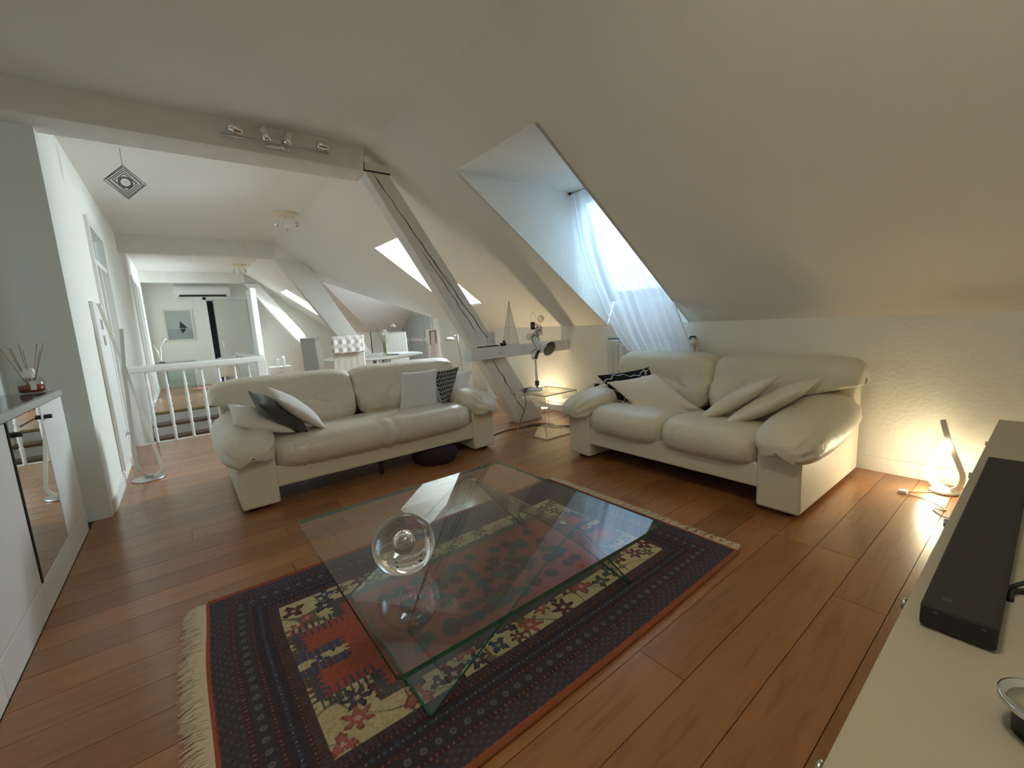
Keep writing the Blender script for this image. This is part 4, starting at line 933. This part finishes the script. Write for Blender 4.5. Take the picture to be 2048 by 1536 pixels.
def ceiling_spots(loc, label, k=3):
    c = thing('ceiling_spot_cluster', label, 'light', loc)
    MB().lathe([(.0, 0), (.17, 0), (.17, -.018), (.15, -.028), (0, -.03)], 36).build('plate', M_beige, c)
    for i in range(k):
        a = R(200+i*120); x, y = .10*math.cos(a), .09*math.sin(a)
        MB().tube([(x, y, -.028), (x*1.05, y*1.05, -.10)], .012, 8).build('stem', M_white, c)
        d = Vector((x*.4+.02, y*.4-.02, -.07)).normalized(); p = Vector((x*1.05, y*1.05, -.10)); u = d.orthogonal().normalized(); v = d.cross(u)
        T = Matrix.Translation(p) @ Matrix((u, v, d)).transposed().to_4x4()
        h = MB().lathe([(.012, -.01), (.022, .01), (.030, .05), (.04, .07)], 16, T).build('spot_head', M_white, c)
        MB().lathe([(.036, .062), (.034, .085), (.02, .10), (0, .104)], 16, T).build('bulb', M_chrome, h)
    return c
ceiling_spots((1.36, 6.65, ZC), 'three-lamp ceiling spot cluster on the flat ceiling above the long sofa')
ceiling_spots((1.30, 11.8, ZC), 'small ceiling spot cluster far down the passage')
mo = thing('wire_mobile', 'dark wire spiral mobile hanging from the passage ceiling', 'mobile', (-.18, 5.0, ZC))
MB().tube([(0, 0, 0), (0, 0, -.13)], .002, 5).build('thread', M_wire, mo)
for i, (s_, a) in enumerate(((.135, 0), (.122, .25), (.105, .1), (.088, .4), (.07, .2))):
    m = MB(); q = [(s_*math.cos(R(90*k)+0)*math.cos(a), s_*math.cos(R(90*k))*math.sin(a), -.27+s_*math.sin(R(90*k))) for k in range(4)]
    for k in range(4): m.tube([q[k], q[(k+1) % 4]], .0032, 5)
    m.build('square_ring', mat('dark_wire', (.10, .10, .10), .5, .5), mo)
m = MB()
for rr in (.045, .036): m.tube([(rr*math.cos(t), .01, -.27+rr*math.sin(t)) for t in np.linspace(0, 2*math.pi, 17)[:-1]], .004, 5, closed=True)
m.build('round_ring', MC['dark_wire'], mo); MB().lathe([(0, -.014), (.014, 0), (0, .014)], 8, Matrix.Translation((0, 0, -.27))).build('bead', M_chrome, mo)

# ------------------------------------------------------------------ dining group
tb_ = thing('dining_table', 'round white dining table behind the long sofa', 'table', (2.74, 7.6, 0))
MB().lathe([(.0, .722), (.80, .722), (.86, .735), (.86, .748), (.855, .752), (0, .752)], 64).build('tabletop', M_whiteg, tb_)
MB().lathe([(.0, 0), (.28, 0), (.28, .015), (.05, .03), (.035, .06), (.035, .722), (0, .722)], 24).build('pedestal', M_steel, tb_)
for a in (30, 150, 270): MB().tube([(.45*math.cos(R(a)), .45*math.sin(R(a)), 0), (.42*math.cos(R(a)), .42*math.sin(R(a)), .722)], .018, 10).build('leg', M_steel, tb_)
def dchair(label, loc, rz, m, cloth=None):
    c = thing('dining_chair', label, 'chair', loc, rz, 'dining chairs')
    n = 24
    def sheet(w0, w1, d, z0, z1, rk=0):
        """slipcovered slab: wavy box"""
        me = MB(); per = []
        for k in range(n*4):
            s, t = divmod(k, n); t /= n
            per.append([(-1+2*t, -1), (1, -1+2*t), (1-2*t, 1), (-1, 1-2*t)][s])
        P = np.zeros((18, n*4, 3))
        for i in range(18):
            q = i/17; z = z0+(z1-z0)*q; w = w0+(w1-w0)*q
            for k, (a, b) in enumerate(per):
                wv = .006*math.sin(k*1.3+q*3)*(1-q)
                P[i, k] = (a*(w/2+wv), b*(d/2+wv*.6)+rk*q, z)
        P = np.concatenate([P, P[:, :1]], 1); me.grid(P[:, ::-1]); nn = P.shape[1]
        me.f.append(tuple(17*nn+k for k in range(nn-1))); me.sm.append(False)
        return me
    sheet(.46, .42, .075, .03, 1.14, -.05).build('backrest_cover', m, c)
    me = sheet(.48, .46, .42, .0+.02, .47); me.v = [(x, y+.25, z) for x, y, z in me.v]; me.build('seat_cover', m, c)
    if cloth:
        k = MB(); P = np.zeros((30, 16, 3)); z_ = [.90+.245*min(1, i/12) if i < 13 else (1.148 if i < 17 else 1.148-.245*(i-17)/12) for i in range(30)]
        y_ = [-.105 if i < 13 else (-.105+.115*(i-13)/4 if i < 17 else .012) for i in range(30)]
        for i in range(30):
            for j in range(16): P[i, j] = (-.225+.45*j/15, y_[i]+.006*math.sin(j*1.7)*(.3 if 12 < i < 18 else 1)*(-1 if i < 14 else 1), z_[i]+.004*math.sin(j))
        k.grid(P); co = k.build('cloth', cloth, c); so_ = co.modifiers.new('s', 'SOLIDIFY'); so_.thickness = .006
    return c
def check_cloth():
    m = bpy.data.materials.new('woven_check_cloth'); m.use_nodes = True; N = m.node_tree.nodes; L = m.node_tree.links; b = N['Principled BSDF']; b.inputs['Roughness'].default_value = .95
    tc = N.new('ShaderNodeTexCoord'); mp = N.new('ShaderNodeMapping'); mp.inputs['Scale'].default_value = (17, 1, 17); L.new(tc.outputs['Object'], mp.inputs[0])
    mp.inputs['Location'].default_value = (.37, .5, .3)
    ck = N.new('ShaderNodeTexChecker'); ck.inputs['Scale'].default_value = 1.0; ck.inputs['Color1'].default_value = (.80, .77, .74, 1); ck.inputs['Color2'].default_value = (.52, .48, .44, 1)
    sx = N.new('ShaderNodeSeparateXYZ'); cx = N.new('ShaderNodeCombineXYZ'); L.new(mp.outputs[0], sx.inputs[0]); L.new(sx.outputs[0], cx.inputs[0]); L.new(sx.outputs[2], cx.inputs[1]); cx.inputs[2].default_value = .5
    L.new(cx.outputs[0], ck.inputs['Vector']); L.new(ck.outputs[0], b.inputs['Base Color']); return m
dchair('grey slipcovered high-back chair at the left of the round table', (1.72, 7.55, 0), R(-72), M_slipg)
dchair('high-back chair in a pale slipcover with a checked cloth over its back, nearest the sofa', (1.98, 6.55, 0), R(-12), M_slip, check_cloth())
dchair('high-back slipcovered chair at the far side of the round table', (3.50, 8.35, 0), R(170), M_slip)
dchair('pinkish slipcovered chair with a ruffled cloth over its back, beside the reading lamp', (3.58, 7.05, 0), R(70), M_pink, M_pink)
va = thing('flower_vase', 'clear vase of white flowers on the round dining table', 'vase', (2.93, 7.55, .752))
MB().lathe([(.0, .0), (.045, .0), (.05, .01), (.035, .06), (.04, .13), (.035, .22), (.042, .25)], 24, cap=False).build('glass_body', thin_glass('vase_glass', (.82, .78, .68)), va)
frn = random.Random(9)
for i, (x, y, z, s_) in enumerate(((.20, .0, .50, .06), (-.13, 0, .56, .04), (.02, -.02, .40, .07), (.0, .02, .36, .06), (-.10, 0, .42, .04))):
    st_ = MB().tube(spline([(0, 0, .02), (x*.3, y, z*.5), (x, y, z-.02)]), .003, 5).build('stem', mat('green_stem', (.20, .26, .08), .7), va)
    m = MB()
    for k in range(11):
        a = k*2.4; el = .2+.11*k; d = Vector((math.cos(a)*math.cos(el), math.sin(a)*math.cos(el), math.sin(el))); u = d.orthogonal().normalized()*s_*.35; v = d.cross(u)
        p = Vector((x, y, z)); m.add([p, p+d*s_*.6+u, p+d*s_, p+d*s_*.6-u, p+d*s_*.5+v*.25], [(0, 1, 4), (1, 2, 4), (2, 3, 4), (3, 0, 4)])
    m.build('blossom', mat('white_petal', (.86, .86, .74), .7) if s_ > .045 else mat('green_bud', (.55, .62, .30), .7), st_)
tag(MB().lathe([(.0, 0), (.11, 0), (.115, .006), (.10, .008), (0, .006)], 28).build('serving_tray', M_black, None, (3.02, 7.42, .752)), 'small dark round tray beside the flower vase', 'tray')
# folding closet panels in the alcove
cl = thing('folding_closet_door', 'grey-white folding closet panels at the end of the dining alcove', 'closet')
for i in range(4):
    a = 9.30+i*.40; p_ = box('folding_panel', mat('closet_panel', (.50, .54, .53), .5), cl, 4.80-(.03 if i % 2 else 0), 4.84-(.03 if i % 2 else 0), a+.004, a+.396, .02, 1.52, .004)
    box('cross_rail', M_white, p_, 4.775-(.03 if i % 2 else 0), 4.80-(.03 if i % 2 else 0), a+.03, a+.37, .86, .93)
# ------------------------------------------------------------------ passage furniture
gd = thing('glass_desk', 'pale green glass desk in the far passage', 'desk', (-.13, 12.75, 0))
box('top_pane', M_frost, gd, -.38, .38, -.35, .45, .705, .72); box('side_pane', M_frost, gd, -.2, -.185, -.35, .45, .0, .705); box('side_pane', M_frost, gd, .30, .315, -.35, .45, 0, .705); box('back_pane', M_frost, gd, -.2, .3, .43, .445, 0.05, .705)
dk = thing('desk_lamp', 'thin chrome desk lamp on the pale green glass desk', 'lamp', (-.38, 12.8, .72))
MB().lathe([(0, 0), (.06, 0), (.06, .015), (0, .02)], 20).build('base', M_black, dk); MB().tube(spline([(0, 0, .01), (.02, 0, .2), (.03, 0, .35), (.12, 0, .50)]), .01, 8).build('arm', M_chrome, dk); MB().tube(spline([(0, 0, .02), (-.04, 0, .25), (-.10, 0, .42)]), .006, 8).build('arm', M_chrome, dk); MB().tube([(.10, 0, .46), (.15, 0, .56)], .02, 10).build('head', M_chrome, dk)
hc = thing('tub_chair', 'cream rounded chair in the far passage behind the balustrade', 'chair', (.98, 12.4, 0), R(0))
P = np.zeros((26, 14, 3))
for i in range(26):
    a = R(-20+220*i/25)
    for j in range(14):
        z = .30+.44*j/13; bul = 1+.06*math.sin(j/13*math.pi); top = .04*math.sin((i/25)*math.pi) if j == 13 else 0
        P[i, j] = (.32*bul*math.cos(a), -.26*bul*math.sin(a), z*(.88+.12*math.sin(i/25*math.pi))+top)
m = MB(); m.grid(P); o_ = m.build('shell_back', M_slip, hc); so_ = o_.modifiers.new('s', 'SOLIDIFY'); so_.thickness = .05
MB().lathe([(0, .30), (.28, .30), (.30, .34), (.29, .42), (0, .44)], 28).build('seat', M_slip, hc)
for x in (-.2, .2):
    for y in (-.16, .18): MB().tube([(x, y, 0), (x*.9, y*.9, .31)], .016, 8).build('leg', M_steel, hc)
dc = thing('drawer_chest', 'small white four-drawer chest at the bright far wall', 'chest', (2.03, 12.7, 0))
box('carcass', M_white, dc, -.26, .26, -.10, .30, 0, .375)
for i in range(4):
    z = .008+i*.092; dr = box('drawer', M_whiteg, dc, -.25, .25, -.125, -.10, z+.004, z+.088, .003); MB().box(-.04, .04, -.14, -.125, z+.04, z+.055).build('handle', M_steel, dr)
tag(MB().lathe([(0, 0), (.045, 0), (.042, .22), (.035, .26), (.030, .26), (.0, .24)], 20).build('white_vase', M_white, None, (2.12, 12.72, .375)), 'taller plain white cylinder vase on the small drawer chest', 'vase')
tag(MB().lathe([(0, 0), (.05, 0), (.045, .18), (.03, .2), (0, .19)], 20).build('white_vase', M_whiteg, None, (2.0, 12.78, .375)), 'shorter plain white vase on the small drawer chest', 'vase')
pm = thing('wall_socket', 'small framed white socket panel on the bright far wall', 'socket', (2.68, 13.96, .86)); box('plate', M_white, pm, -.1, .1, -.02, 0, -.06, .06, .004); box('cover', M_whiteg, pm, -.075, .08, -.026, -.02, -.04, .04, .003)
tag(box('hall_rug', mat('faded_red_rug', (.38, .16, .14), .95, var=.4, vscale=14), None, .1, 1.4, 12.75, 13.5, .002, .012), 'faded red rug on the floor in front of the far door', 'rug')
